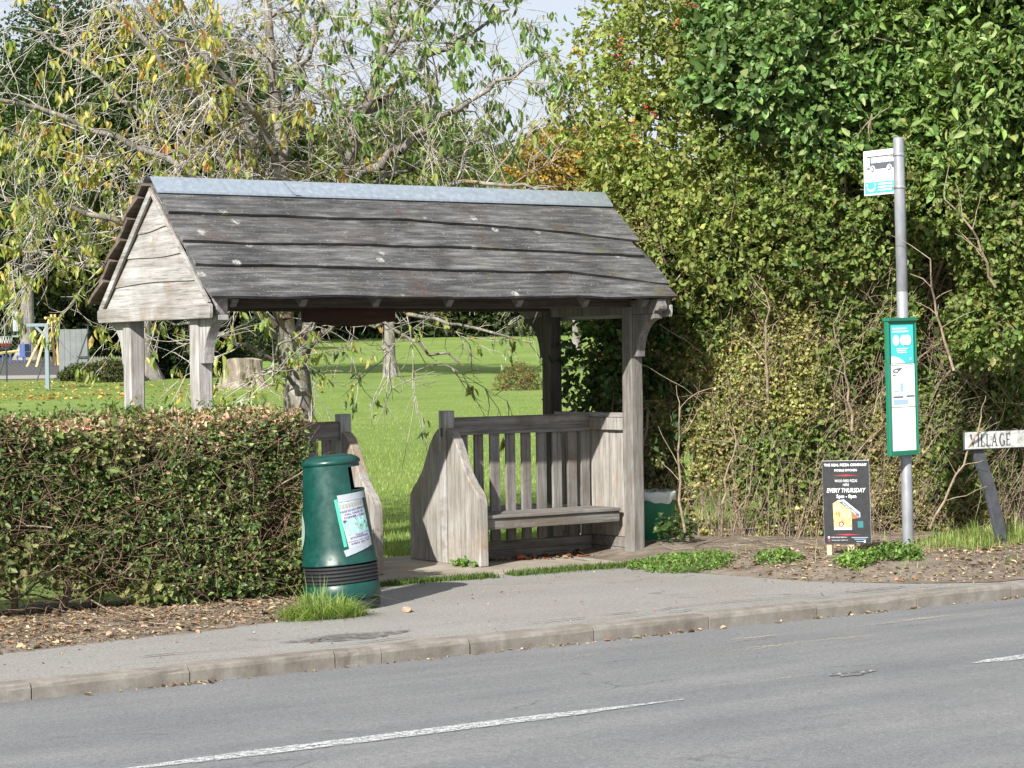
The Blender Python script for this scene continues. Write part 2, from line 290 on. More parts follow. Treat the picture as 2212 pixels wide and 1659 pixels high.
tr = t.nodes.new('ShaderNodeBsdfTransparent'); mx = t.nodes.new('ShaderNodeMixShader'); wear = g.ramp(g.mix(.55, g.noise(v, 5, 6, .7), g.noise(g.coord(), 60, 3, .8)), [(.53, g3(0)), (.60, g3(.8))]); g.l(wear, mx.inputs[0]); g.l(tr.outputs[0], mx.inputs[1]); g.l(g.b.outputs[0], mx.inputs[2]); g.l(mx.outputs[0], t.nodes['Material Output'].inputs['Surface'])

# ------------------------------------------------------------------ the ground
FH = np.array([math.sin(YAW), math.cos(YAW)]); RH = np.array([math.cos(YAW), -math.sin(YAW)])
_gd = [0, 30, 60, 100, 115, 140, 220, 320, 600, 1200]; _gz = [-.03, -.03, 0, .3, .60, 1.0, 3.2, 7, 20, 45]
def gh(x, y):
    D = (x-CAM[0])*FH[0]+(y-CAM[1])*FH[1]; return np.interp(D, _gd, _gz)
KY = -3.50                                                       # kerb front face; road and pavement run along x
ZR = -0.095
def sheet(name, xs, ys, zf, m, smooth=True):
    X, Y = np.meshgrid(xs, ys); X = X.ravel(); Y = Y.ravel(); Z = zf(X, Y); nx, ny = len(xs), len(ys)
    i = (np.arange(ny-1)[:, None]*nx+np.arange(nx-1)).ravel(); F = np.stack([i, i+1, i+nx+1, i+nx], 1)
    return kind(npmesh(name, np.stack([X, Y, Z], 1), F, m, None, None, smooth), 'structure')
ds = np.concatenate([np.linspace(13.5, 40, 60), np.linspace(43, 140, 50), np.linspace(150, 1200, 40)]); ls = np.linspace(-1, 1, 61)
Dg, Lg = np.meshgrid(ds, ls, indexing='ij'); Lg = Lg*(Dg*.8+25)
Xg = CAM[0]+Dg*FH[0]+Lg*RH[0]; Yg = CAM[1]+Dg*FH[1]+Lg*RH[1]
fix = Yg < -1.1; Yg = np.where(fix, -1.1, Yg)                        # the lawn starts behind the pavement
Zg = gh(Xg, Yg)+.05*(vnoise(np.stack([Xg.ravel()*.25, Yg.ravel()*.25, Xg.ravel()*0], 1), 3).reshape(Xg.shape)-.5)*(Dg > 20)
i = (np.arange(len(ds)-1)[:, None]*len(ls)+np.arange(len(ls)-1)).ravel(); F = np.stack([i, i+1, i+len(ls)+1, i+len(ls)], 1)
kind(npmesh('ground', np.stack([Xg.ravel(), Yg.ravel(), Zg.ravel()], 1), F[:, ::-1], M_lawn, None, None, True), 'structure')
sheet('road', np.linspace(-60, 60, 121), np.concatenate([np.linspace(-40, -12, 8), np.linspace(-11.5, KY+.01, 34)]), lambda x, y: ZR+.012*np.exp(-((y+6.6)/2.0)**2)+.004*(vnoise(np.stack([x*.6, y*1.2, x*0], 1), 5)-.5), A_road)
def pave_back(x):                                                    # rear edge of the asphalt footway
    return np.interp(x, [-60, -2.6, -1.2, -.3, .25, .7, 1.1, 3.3, 3.42, 3.6, 4.1, 4.6, 60], [-2.42, -2.38, -2.2, -2.02, -1.75, -.75, -.60, -.56, -1.1, -2.3, -2.95, -3.28, -3.30])
xs = np.concatenate([np.linspace(-60, -5, 30), np.linspace(-4.9, 6, 160), np.linspace(6.5, 60, 30)]); T = np.linspace(0, 1, 14)
V = []; 
for t in T:
    yb = pave_back(xs)+.05*(vnoise(np.stack([xs*5, xs*0, xs*0], 1), 9)-.5)+.10*(vnoise(np.stack([xs*1.4, xs*0, xs*0], 1), 8)-.5); y = (KY+.115)*(1-t)+(yb+.12)*t; V.append(np.stack([xs, y, .004*(vnoise(np.stack([xs*2, y*2, y*0], 1), 6)-.5)-.004+.008*t], 1))
V = np.concatenate(V); nx = len(xs); i = (np.arange(len(T)-1)[:, None]*nx+np.arange(nx-1)).ravel()
kind(npmesh('pavement', V, np.stack([i, i+1, i+nx+1, i+nx], 1), A_pave, None, None, True), 'structure')
M_crack = mat('crack_dirt', (.05, .045, .04), 1.0)
pav = [o for o in col.objects if o.name == 'pavement'][0]
def crack(pts, w, seed, parent):
    xs = np.linspace(pts[0][0], pts[-1][0], 160); ys = np.interp(xs, [p[0] for p in pts], [p[1] for p in pts])+.05*(vnoise(np.stack([xs*3, xs*0, xs*0], 1), seed)-.5)+.03*(vnoise(np.stack([xs*14, xs*0, xs*0], 1), seed+1)-.5)
    ww = w*np.clip(1.6*vnoise(np.stack([xs*5, xs*0, xs*0], 1), seed+2)-.35, 0.02, 1); V = np.concatenate([np.stack([xs, ys-ww/2, xs*0+.0085], 1), np.stack([xs, ys+ww/2, xs*0+.0085], 1)]); i = np.arange(159); npmesh('crack', V, np.stack([i, i+1, 160+i+1, 160+i], 1), M_crack, parent)
crack([(-.9, -3.28), (.6, -3.12), (2.4, -3.05), (4.2, -3.12)], .016, 3, pav); crack([(.9, -3.26), (2.6, -3.22), (4.3, -3.2)], .012, 13, pav); crack([(-3.2, -3.15), (-2.2, -2.95), (-1.0, -3.05)], .016, 23, pav)
M_repair = mat('dark_repair', (.10, .095, .09), .95); g = G(M_repair); v = g.coord(); t_ = g.t
tr = t_.nodes.new('ShaderNodeBsdfTransparent'); mx = t_.nodes.new('ShaderNodeMixShader'); g.l(g.ramp(g.noise(v, 18, 6, .75), [(.42, g3(0)), (.56, g3(.75))]), mx.inputs[0]); g.l(tr.outputs[0], mx.inputs[1]); g.l(g.b.outputs[0], mx.inputs[2]); g.l(mx.outputs[0], t_.nodes['Material Output'].inputs['Surface'])
a_ = np.linspace(0, 2*math.pi, 30, endpoint=False); build('stain', MB().add([(-.55+.42*math.cos(t)*(1+.2*math.sin(3*t)), -2.98+.13*math.sin(t)*(1+.2*math.cos(4*t)), .0075) for t in a_], [tuple(range(30))]), M_repair, pav)
kerb = kind(bpy.data.objects.new('kerb', None), 'structure'); col.objects.link(kerb)
kx0 = -2.774
for k in range(-6, 22):
    a, b = kx0+.915*k+.004, kx0+.915*(k+1)-.004; cuts = [(a, b)] if k != 2 else [(a, a+.30), (a+.306, b)]
    for a, b in cuts:
        pr = [(KY, -.30), (KY, -.03), (KY+.007, -.010), (KY+.022, 0.0), (KY+.125, .003), (KY+.125, -.30)]; n = 7; mb = MB(); xsK = np.linspace(a, b, n); dz, dy = rng.normal()*.003, rng.normal()*.003
        vs = [(x, p[0]+dy+rng.normal()*.0018, p[1]+dz+rng.normal()*.0018) for x in xsK for p in pr]; q = len(pr)
        fs = [(i*q+j, i*q+(j+1) % q, (i+1)*q+(j+1) % q, (i+1)*q+j) for i in range(n-1) for j in range(q)]+[tuple(range(q))[::-1], tuple((n-1)*q+j for j in range(q))]
        build('kerb_stone', mb.add(vs, fs), M_kerb, kerb)
def bank(x, y):                                                     # soil under the right-hand hedge
    d = np.clip((y-pave_back(x))/.75, 0, 1); d = d*d*(3-2*d); return .004+.11*d*np.clip((x-3.45)/.8, 0, 1)+.03*d*(vnoise(np.stack([x*3, y*3, x*0], 1), 4)-.3)
def bankL(x, y):
    d = np.clip((y-pave_back(x))/.5, 0, 1); return .0+.045*d*(.6+.8*vnoise(np.stack([x*3.5, y*3.5, x*0], 1), 14))
def softsheet(name, xs, front, back, n, zf, m):
    V = []
    for t in np.linspace(0, 1, n): y = front(xs)*(1-t)+back(xs)*t; V.append(np.stack([xs, y, zf(xs, y)], 1))
    nx = len(xs); i = (np.arange(n-1)[:, None]*nx+np.arange(nx-1)).ravel(); return kind(npmesh(name, np.concatenate(V), np.stack([i, i+1, i+nx+1, i+nx], 1), m, None, None, True), 'structure')
softsheet('soil_bank', np.linspace(3.35, 14, 140), lambda x: pave_back(x)-.02, lambda x: np.full_like(x, .9), 44, bank, M_soil)
softsheet('soil_verge', np.linspace(-9, .85, 150), lambda x: np.minimum(pave_back(x), -.7)-.02, lambda x: np.full_like(x, -.35), 36, bankL, M_soil)
mb = MB(); mb.prism([(.55, -.46), (3.75, -.42), (4.02, -.2), (4.02, 1.3), (2.6, 1.36), (1.5, 1.34), (.1, 1.30), (-.1, .2), (.3, -.3)], lambda a, b, t: (a, b, t), -.10, .018, .006)
kind(build('concrete_floor', mb, M_conc), 'structure')
road = [o for o in col.objects if o.name == 'road'][0]
def marking(name, x0, x1, y, w, m, tap=0.0):
    n = 60; xs = np.linspace(x0, x1, n); V = []; 
    for s in (-1, 1):
        ww = w/2*np.clip(np.minimum(xs-x0, (x1-xs)*1.0)/max(tap, .02), .12, 1); yy = y+s*ww+.009*(vnoise(np.stack([xs*14, xs*0+s, xs*0], 1), 2)-.5)
        V.append(np.stack([xs, yy, ZR+.012*np.exp(-((yy+6.6)/2.0)**2)+.0065], 1))
    i = np.arange(n-1); npmesh(name, np.concatenate(V), np.stack([i, i+1, n+i+1, n+i], 1), m, road)
marking('white_dash', -3.55, -.20, -5.74, .135, M_paint, .9); marking('white_dash', 1.85, 5.2, -5.74, .13, M_paint, .2); marking('white_dash', -9.6, -5.6, -5.74, .105, M_paint, .2)
marking('yellow_line', .25, 3.1, -4.02, .07, M_yell, .3); marking('yellow_line', .75, 2.6, -4.42, .09, M_yell, .3); marking('yellow_line', .05, 1.0, -5.50, .06, M_yell, .2); marking('yellow_line', 2.6, 5.5, -4.0, .07, M_yell, .3)
# the broken patch by the second dash: a worn iron stop-tap cover in a hollow
hx, hy = 1.08, -5.60; V = [(hx, hy, ZR+.0035)]; n = 26                # ragged hollow where the surfacing has broken away
for ring, (q, dz) in enumerate(((.55, .005), (1.0, .0135))):
    for j in range(n): a = 2*math.pi*j/n; k = q*(1+.25*math.sin(3*a+1)+.15*math.sin(7*a)+.08*rng.normal()); V.append((hx+.15*k*math.cos(a), hy+.055*k*math.sin(a), ZR+dz))
F = [(0, 1+j, 1+(j+1) % n) for j in range(n)]+[(1+j, 1+n+j, 1+n+(j+1) % n, 1+(j+1) % n) for j in range(n)]
M_hole = mat('broken_asphalt', (.08, .077, .072), .95); g = G(M_hole); g.out(g.ramp(g.noise(g.coord(), 22, 5, .8), [(.42, (.05, .048, .045)), (.55, (.14, .135, .125)), (.66, (.40, .37, .33))]))
build('broken_patch', MB().add(V, F), M_hole, road)

# ------------------------------------------------------------------ the timber shelter
L_, W_, ZT, RZ, RY, EZ, EY, OV = 3.894, 1.13, 1.99, 2.975, .565, 2.077, .396, .133
sh = thing('timber_shelter', 'weathered open timber bus shelter with gabled board roof and zinc ridge', 'shelter')
def zpath(x, y, z0, z1, n=6): return [(x, y, z0+(z1-z0)*i/(n-1)) for i in range(n)]
for x in (0, L_):
    for y in (0, W_):
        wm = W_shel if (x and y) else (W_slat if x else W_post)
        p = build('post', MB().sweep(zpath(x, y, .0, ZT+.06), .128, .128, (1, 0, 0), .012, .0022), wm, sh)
        s = 1 if y > .5 else -1; f0 = y+s*.064; mb = MB()
        cv = [(.055+.235*(1-math.cos(t)), 1.645+.305*math.sin(t)) for t in np.linspace(0, math.pi/2, 9)]
        poly = [(0.0, 1.645), ]+cv+[(.29, 1.989), (0.0, 1.989)]
        build('brace', mb.prism(poly, lambda a, b, t, f0=f0, s=s, x=x: (x+t, f0+s*a, b), -.042, .042, .004), wm, sh)
for x in (0, L_):                                                   # cross ties with scrolled ends
    e = [(.30, 0), (.335, 0), (.34, .115)] if x == 0 else [(.30, 0), (.345, 0), (.355, .015), (.37, .022), (.395, .02), (.415, .035), (.42, .06), (.405, .08), (.40, .115)]
    poly = [(W_+a, ZT+.001+b) for a, b in e]+[(-a, ZT+.001+b) for a, b in e[::-1]]
    build('cross_tie', MB().prism(poly, lambda a, b, t, x=x: (x+t, a, b), -.045, .045, .004), W_slat if x else W_y, sh)
for y in (0, W_):
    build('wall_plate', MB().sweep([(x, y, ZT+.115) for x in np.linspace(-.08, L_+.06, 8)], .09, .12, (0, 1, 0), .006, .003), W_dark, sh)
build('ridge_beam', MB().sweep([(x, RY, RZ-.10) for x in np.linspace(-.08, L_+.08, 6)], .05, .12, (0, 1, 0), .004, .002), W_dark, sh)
SLEN = math.hypot(RY+EY, RZ-EZ)
def slope(side, s, off, x):                                          # side -1 front, +1 back; s metres from the ridge, off = height above the roof plane
    c, d = (RY+EY)/SLEN, (RZ-EZ)/SLEN
    return (x, RY+side*(c*s)+side*d*off, RZ-d*s+c*off)
for x in (.10, .66, 1.28, 1.92, 2.56, 3.195, 3.78):
    for sd in (-1, 1):
        build('rafter', MB().sweep([slope(sd, s, -.050, x) for s in np.linspace(.05, SLEN-.045, 5)], .05, .072, (1, 0, 0), .004, .001), W_x, sh)
def roof_board(side, xa, xb, ctl, s_top, s_bot, lap, m, thick=.022, seed=0, amp=.008):
    nx, rows = 48, 4; xs = np.linspace(xa, xb, nx); tp = np.interp((xs-xa)/(xb-xa), ctl, s_top)*SLEN; bt = np.interp((xs-xa)/(xb-xa), ctl, s_bot)*SLEN
    bt = bt+amp*2*(vnoise(np.stack([xs*2.3, xs*0+seed, xs*0], 1), seed)-.5)+amp*.7*(vnoise(np.stack([xs*11, xs*0+seed, xs*0], 1), seed+3)-.5)
    V = []
    for th in (0, thick):
        for r in range(rows):
            t = r/(rows-1); s = tp*(1-t)+bt*t; wv = .004*(vnoise(np.stack([xs*3, s*6, xs*0+seed], 1), seed+7)-.5)
            for i in range(nx): V.append(slope(side, s[i], .004+lap*t+th+wv[i], xs[i]+(.012*math.sin(seed*3.1+r) if i in (0, nx-1) else 0)))
    q = nx*rows; F = []
    for r in range(rows-1):
        for i in range(nx-1):
            a = r*nx+i; F.append((q+a, q+a+nx, q+a+nx+1, q+a+1)); F.append((a, a+1, a+nx+1, a+nx))
    for i in range(nx-1):
        a = (rows-1)*nx+i; F.append((a, a+1, q+a+1, q+a)); F.append((i+1, i, q+i, q+i+1))
    for r in range(rows-1):
        a = r*nx; F.append((a, a+nx, q+a+nx, q+a)); a = r*nx+nx-1; F.append((a+nx, a, q+a, q+a+nx))
    return build('roof_board', MB().add(V, F), m, sh)
ctl = [0, .5, .77, 1.0]
low = [[.30, .318, .37, .475], [.55, .555, .585, .60], [.735, .767, .775, .875], [1.0, 1.0, 1.0, 1.0]]; top = [[.03]*4]+[[v-.10 for v in r] for r in low[:3]]
for k in range(4):
    roof_board(-1, -.125, L_+.145-(.05 if k == 1 else 0), ctl, top[k], low[k], .036, W_roof, seed=k+2, amp=.012)
for k in range(6):
    a = [max(.02, k/6-.05)]*4; b = [(k+1)/6]*4; roof_board(1, -.165, L_+.15, ctl, a, b, .042, W_under, .03, seed=k+12, amp=.01)
# the folded zinc ridge
cap = []
for side in (-1, 1):
    mb = MB(); xs = np.linspace(-.135, L_+.135, 12); w = .168; pts = []
    V = []; F = []
    for x in xs:
        for (s, off) in ((0.0, .068), (.06, .066), (w-.012, .062), (w, .052), (w, .049), (w-.012, .058), (.06, .062), (0, .063)): V.append(slope(side, s, off, x))
    for i in range(len(xs)-1):
        for j in range(7): F.append((i*8+j, (i+1)*8+j, (i+1)*8+j+1, i*8+j+1))
    F += [(0, 1, 2, 3, 4, 5, 6, 7), tuple((len(xs)-1)*8+j for j in range(7, -1, -1))]; mb.add(V, F); cap.append(mb)
rc = build('ridge_cap', cap[0], M_zinc, sh); build('ridge_flange', cap[1], M_zinc, rc)
mb = MB(); V = []
for x in (.965, .972, 1.02, 1.025):
    for s in (0.0, .167): V.append(slope(-1, s, .0705 if x < 1 else .0688, x+s*.25))
build('cap_seam', mb.add(V, [(0, 1, 3, 2), (2, 3, 5, 4), (4, 5, 7, 6)]), M_zinc, rc)
# gables: lapped horizontal boards, a bottom rail and two bargeboards
def gable(xg, sg):
    edges = [2.055, 2.24, 2.44, 2.635, 2.918]; hw = lambda z: max(0.012, (RZ-.045-z)*(RY+EY)/(RZ-EZ)-.03)
    for k in range(4):
        a, b = edges[k], edges[k+1]+(.02 if k < 3 else 0); n = 10; lo = []; hi = []
        for i in range(n):
            t = i/(n-1)*2-1; za = a+(.012*math.sin(2.2*t+k*2)+.012*t if k else 0); lo.append((RY-t*hw(za), za)); hi.append((RY-t*hw(b), b))
        poly = lo+hi[::-1]
        mb = MB(); off = .010; 
        V = [(xg+sg*(.018+(0.012 if i < n else 0)), y, z) for i, (y, z) in enumerate(poly)]+[(xg-sg*.004+sg*(0.012 if i < n else 0), y, z) for i, (y, z) in enumerate(poly)]; q = len(poly); F = []
        for i in range(n-1):
            F.append((i, i+1, 2*n-2-i, 2*n-1-i)); F.append((q+i, q+2*n-1-i, q+2*n-2-i, q+i+1))
        F += [(i, q+i, q+(i+1) % q, (i+1) % q) for i in range(q)]
        build('gable_board', mb.add(V, F), W_y, sh)
    poly = [(-.395+.02, 1.965), (-.385, 1.995), (-.385, 2.055), (-.365, 2.07), (W_+.365, 2.07), (W_+.385, 2.055), (W_+.385, 1.995), (W_+.36, 1.965)]
    build('gable_rail', MB().prism(poly, lambda a, b, t: (xg+sg*t, a, b), .033, .062, .004), W_y, sh)
    for sd in (-1, 1):
        wd = .030 if sd < 0 else .055
        P = [slope(sd, s, -.022-wd/2, xg+sg*.047) for s in np.linspace(.02, SLEN-.03, 5)]
        build('bargeboard', MB().sweep(P, .026, wd, (1, 0, 0), .003, .001), W_y, sh)
gable(-.062, -1); gable(L_+.062, 1)
# the dark name board hung under the ridge
poly = [(1.145, 2.10), (1.145, 1.955), (1.20, 1.945), (1.23, 1.955), (1.30, 1.935), (1.42, 1.920), (1.56, 1.914), (1.70, 1.920), (1.82, 1.935), (1.89, 1.955), (1.92, 1.945), (1.975, 1.955), (1.975, 2.10)]
nb = build('name_board', MB().prism(poly, lambda a, b, t: (a, RY+t, b), -.018, .018, .003), W_name, sh)
for x in (1.25, 1.87): build('hanger_strap', MB().box((x-.012, RY-.004, 2.09), (x+.012, RY+.004, RZ-.14), .001), M_black, nb)
# side screens of upright boards between front and back posts
for xs_, si in ((L_, -1), (0, 1)):
    build('screen_cap_rail', MB().box((xs_-.035, .066, 1.150), (xs_+.035, W_-.066, 1.188)), W_y if si < 0 else W_x, sh)
    build('screen_rail', MB().box((xs_+si*.034-.016, .066, 1.045), (xs_+si*.034+.016, W_-.066, 1.147), .004), W_panel, sh)
    n = 8; wd = (W_-.14)/n
    for k in range(n):
        y0 = .07+k*wd; build('screen_board', MB().box((xs_-.012+rng.normal()*.002, y0+.002, .17), (xs_+.012+rng.normal()*.002, y0+wd-.002, 1.15), .003), W_panel, sh)
    for k in range(2): build('sill_board', MB().box((xs_-.03, .066, .0+.085*k), (xs_+.03, W_-.066, .082+.085*k), .004), W_x, sh)

# ------------------------------------------------------------------ back-to-back benches
def bench(label, fx):
    r = thing('slatted_bench', label, 'bench', group=None)
    def B(nm, lo, hi, m, par=r, ch=.004): a, b = fx(lo[0]), fx(hi[0]); return build(nm, MB().box((min(a, b), lo[1], lo[2]), (max(a, b), hi[1], hi[2]), ch), m, par)
    cy = RY; prof = [(.052, 1.10), (.09, 1.085), (.14, 1.045), (.19, .985), (.24, .90), (.285, .815), (.335, .735), (.40, .665), (.47, .605), (.505, .555), (.515, .50), (.518, .02)]
    for s in (-1, 1):
        poly = [(.052, .018)]+prof
        build('end_board', MB().prism([(cy+s*a, b) for a, b in poly], lambda a, b, t: (fx(t), a, b), 2.412, 2.492, .006), W_panel, r)
    ep = B('end_post', (2.402, cy-.047, .018), (2.497, cy+.047, 1.236), W_post, ch=.005)
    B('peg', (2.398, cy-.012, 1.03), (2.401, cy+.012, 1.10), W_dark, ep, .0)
    B('top_rail', (2.499, cy-.03, 1.045), (L_-.046 if True else 0, cy+.022, 1.180), W_x, ch=.008)
    B('rail_moulding', (2.50, cy-.040, 1.036), (L_-.047, cy-.031, 1.062), W_x, ch=.003)
    for k, x in enumerate((2.60, 2.75, 2.905, 3.06, 3.215, 3.37, 3.525, 3.68, 3.815)):
        w = .088+rng.normal()*.003; B('slat', (x-w/2, cy-.014, .168), (x+w/2, cy+.012, 1.043), W_slat, ch=.004)
    for s in (-1, 1):
        for k in range(3):
            a = .045+.145*k; lo, hi = cy+s*a, cy+s*(a+.139); B('seat_board', (2.494, min(lo, hi), .385), (L_-.066, max(lo, hi), .412+.001*k), W_x, ch=.006)
        lo, hi = cy+s*.425, cy+s*.455; B('seat_apron', (2.494, min(lo, hi), .300), (L_-.066, max(lo, hi), .383), W_x, ch=.004)
    for k in range(2): B('base_board', (2.494, cy-.026, .019+.073*k), (L_-.034, cy+.024, .090+.073*k), W_x, ch=.004)
    return r
bench('weathered slatted bench filling the shelter end beside the tall hedge', lambda x: x)
bench('weathered slatted bench half hidden behind the clipped hedge and leaning bin', lambda x: L_+.05-x)

# ------------------------------------------------------------------ lettering
def text_mesh(s, size=1.0, shear=0.0, sx=1.0, bold=0.0):
    c = bpy.data.curves.new('lettering', 'FONT'); c.body = s; c.size = size; c.align_x = 'CENTER'; c.align_y = 'CENTER'; c.shear = shear; c.offset = bold; c.resolution_u = 2; c.space_character = 1.02
    o = bpy.data.objects.new('lettering', c); col.objects.link(o); dg = bpy.context.evaluated_depsgraph_get(); me = bpy.data.meshes.new_from_object(o.evaluated_get(dg))
    V = [(v.co.x*sx, v.co.y) for v in me.vertices]; Fs = [tuple(p.vertices) for p in me.polygons]; bpy.data.objects.remove(o); bpy.data.curves.remove(c); bpy.data.meshes.remove(me); return V, Fs
def letter(parent, s, fn, cx, cy, h, w, m, **k):                    # centred at cx,cy in the panel's own plane, cap height h, width w
    V, Fs = text_mesh(s, 1.0, **k); xs = [v[0] for v in V]; ys = [v[1] for v in V]; x0, x1, y0, y1 = min(xs), max(xs), min(ys), max(ys)
    sx, sy = w/(x1-x0), h/(y1-y0)
    return build('lettering', MB().add([fn(cx+(v[0]-(x0+x1)/2)*sx, cy+(v[1]-(y0+y1)/2)*sy) for v in V], Fs), m, parent)
def flat(name, poly, fn, m, parent): return build(name, MB().add([fn(a, b) for a, b in poly], [tuple(range(len(poly)))]), m, parent)
def rect(name, x0, y0, x1, y1, fn, m, parent): return flat(name, [(x0, y0), (x1, y0), (x1, y1), (x0, y1)], fn, m, parent)

# ------------------------------------------------------------------ leaning litter bin
bn = thing('litter_bin', 'dark green domed litter bin leaning over beside the pavement, notice taped on', 'bin', (.265, -1.53, .0), (0, math.radians(-4.6), -YAW))
bn.scale = (1.0, 1.0, 1.01)
def rad(z): return np.interp(z, [0, .06, .30, .98], [.255, .257, .252, .186])
build('base_ring', MB().lathe([(.0, .0), (.242, .0), (.246, .01), (.246, .045), (.238, .055), (.238, .065), (.0, .065)], 44), M_black, bn, True)
build('lower_band', MB().lathe([(.0, .066), (.250, .066), (.254, .075), (.252, .165), (.246, .172), (.0, .172)], 44), M_green, bn, True)
pr = [(.0, .173)]
for k in range(5): z = .175+.024*k; pr += [(.238, z), (.251, z+.004), (.251, z+.015), (.238, z+.019)]
build('ribbed_band', MB().lathe(pr+[(.0, .298)], 44), M_black, bn)
zs = [.300, .31, .32, .42, .55, .68, .775, .80, .84, .88, .905, .93, .955]; prof = [(rad(z)+(.006 if z < .315 else 0), z) for z in zs]
op = lambda a: abs((a+math.pi) % (2*math.pi)-math.pi) < math.radians(52)
build('bin_body', MB().lathe(prof, 72, lambda i, a: zs[i] >= .774 and zs[i] < .929 and op(a)), M_green, bn, True)
build('inner_liner', MB().lathe([(rad(z)-.022, z) for z in (.31, .55, .70, .76)]+[(.02, .765)], 40), M_black, bn, True)
build('opening_rim', MB().lathe([(rad(.775)+.003, .768), (rad(.775)+.006, .774), (rad(.775)+.003, .780), (rad(.775)-.012, .778), (rad(.775)-.012, .768)], 72, lambda i, a: not op(a)), M_green, bn, True)
build('lid', MB().lathe([(rad(.95)-.01, .945), (.186, .950), (.196, .956), (.199, .965), (.195, .979), (.178, .994), (.148, 1.008), (.09, 1.016), (.0, 1.019)], 56), M_green, bn, True)
def wrap(a0, z0, tilt=0.0, out=.003):                                # panel coordinates (metres) wrapped round the bin
    def fn(u, v, o=0.0):
        z = z0+v*math.cos(tilt)+u*math.sin(tilt); uu = u*math.cos(tilt)-v*math.sin(tilt); r = rad(z)+out+o; a = a0+uu/rad(z); return (r*math.cos(a), r*math.sin(a), z)
    return fn
def patch(name, w, h, fn, m, parent, n=14, k=8, o=0.0, wob=0.0):
    V = [fn(-w/2+w*i/n, -h/2+h*j/k, o+wob*math.sin(i*1.7+j*2.3)) for j in range(k+1) for i in range(n+1)]; F = [(j*(n+1)+i, j*(n+1)+i+1, (j+1)*(n+1)+i+1, (j+1)*(n+1)+i) for j in range(k) for i in range(n)]
    return build(name, MB().add(V, F), m, parent, True)
A0 = math.radians(-49); fw = wrap(A0, .565, math.radians(6)); no = patch('taped_notice', .205, .31, fw, M_paper, bn, 18, 14)
no['label'] = 'white paper notice in a sleeve with dark print and two pictures'
fe = wrap(A0-.110/.215, .572, math.radians(6)); patch('sleeve_edge', .022, .315, fe, M_mint, no, 3, 12, .001)
fl = lambda a, b: fw(a, b, .0016)
for s, y, h, w, m in (('PLEASE DO NOT APPROACH', .088, .0145, .20, M_ink), ('CALL, CHASE OR', .066, .0135, .15, M_ink), ('CORNER - CALL', .045, .0135, .17, M_ink), ('PLEASE', -.078, .010, .06, M_inkgrey), ('ECTOWWITHYEAR', -.092, .012, .15, M_ink), ('Contact with sightings', -.113, .010, .19, M_inkgrey), ('07872 076 775', -.129, .012, .16, M_ink)):
    letter(no, s, fl, .0, y, h, w, m, bold=.012)
for i in range(9): rect('print_bar', -.10+.022*i, .107, -.085+.022*i, .135, fl, mat('olive_print', (.30, .31, .22), .6) if i == 0 else bpy.data.materials['olive_print'], no)
for x0, x1 in ((-.095, .0), (.012, .098)):
    patch('picture', x1-x0, .10, lambda u, v, o, c=(x0+x1)/2: fw(c+u, -.018+v, .0015), mat('dog_picture_print', (.30, .62, .62), .5) if x0 < 0 else bpy.data.materials['dog_picture_print'], no, 5, 4)
gm = G(bpy.data.materials['dog_picture_print']); gm.out(gm.ramp(gm.noise(gm.coord(), 26, 3, .7), [(.36, (.05, .06, .06)), (.43, (.25, .50, .40)), (.6, (.40, .72, .75))]))
rect('print_bar', -.10, -.152, -.02, -.138, fl, M_glass, no)
patch('tape', .235, .046, wrap(A0+.03, .737, math.radians(3)), M_tape, bn, 16, 4, .003, .0012); patch('tape', .235, .042, wrap(A0-.02, .400, math.radians(14)), M_tape, bn, 16, 4, .003, .0012)
fb = wrap(math.radians(186), .53); V = [fb(0, 0, .003)]+[fb(.095*math.cos(t), .125*math.sin(t), .003) for t in np.linspace(0, 2*math.pi, 28, endpoint=False)]
build('round_badge', MB().add(V, [(0, 1+i, 1+(i+1) % 28) for i in range(28)]), M_badge, bn)

# ------------------------------------------------------------------ bright green bin behind the shelter post
p = at(1396, 1150, 19.2); gb = thing('barrel_bin', 'bright green drum bin with white liner behind the shelter post', 'bin', (p[0], p[1], -.03))
build('drum', MB().lathe([(.0, .0), (.225, .0), (.235, .02), (.248, .50), (.248, .53), (.236, .53), (.222, .04), (.0, .04)], 40), M_bingreen, gb, True)
V = []; n = 48
for z, r in ((.455, .252), (.49, .256), (.53, .257), (.545, .246), (.53, .228), (.42, .218)):
    for j in range(n): a = 2*math.pi*j/n; V.append(((r+.004*math.sin(9*a+z*30))*math.cos(a), (r+.004*math.sin(9*a+z*30))*math.sin(a), z+(.014*math.sin(5*a)+.008*math.sin(11*a+1) if z < .46 and r > .25 else .004*math.sin(13*a))))
build('bin_liner', MB().add(V, [(i*n+j, i*n+(j+1) % n, (i+1)*n+(j+1) % n, (i+1)*n+j) for i in range(5) for j in range(n)]), M_liner, gb, True)

# ------------------------------------------------------------------ bus stop pole
bp = at(1962, 1185, 17.9); PZ = float(bank(np.array([bp[0]]), np.array([bp[1]]))[0])
bs = thing('bus_stop', 'grey bus stop pole with small bus sign and tall green timetable case', 'bus stop', (bp[0], bp[1], PZ-.02), (0, math.radians(-.9), 0))
PH = 3.235; R0 = .044
build('pole', MB().lathe([(R0, 0), (R0, 2.02), (R0-.002, 2.022), (R0-.002, 2.026), (R0, 2.028), (R0, PH-.02), (R0-.006, PH), (.0, PH+.002)], 28), M_steel, bs, True)
build('joint_band', MB().lathe([(R0+.001, 1.815), (R0+.002, 1.818), (R0+.001, 1.823)], 28), M_clip, bs, True)
def flagfn(a, b, o=0.0): return (-R0-.004-.0*a-o, .03+a, b)          # sign plate stands square to the road, facing -x
fr = bpy.data.objects.new('flag_sign', None); col.objects.link(fr); fr.parent = bs; fr['label'] = 'small white bus stop flag with black bus and turquoise block'
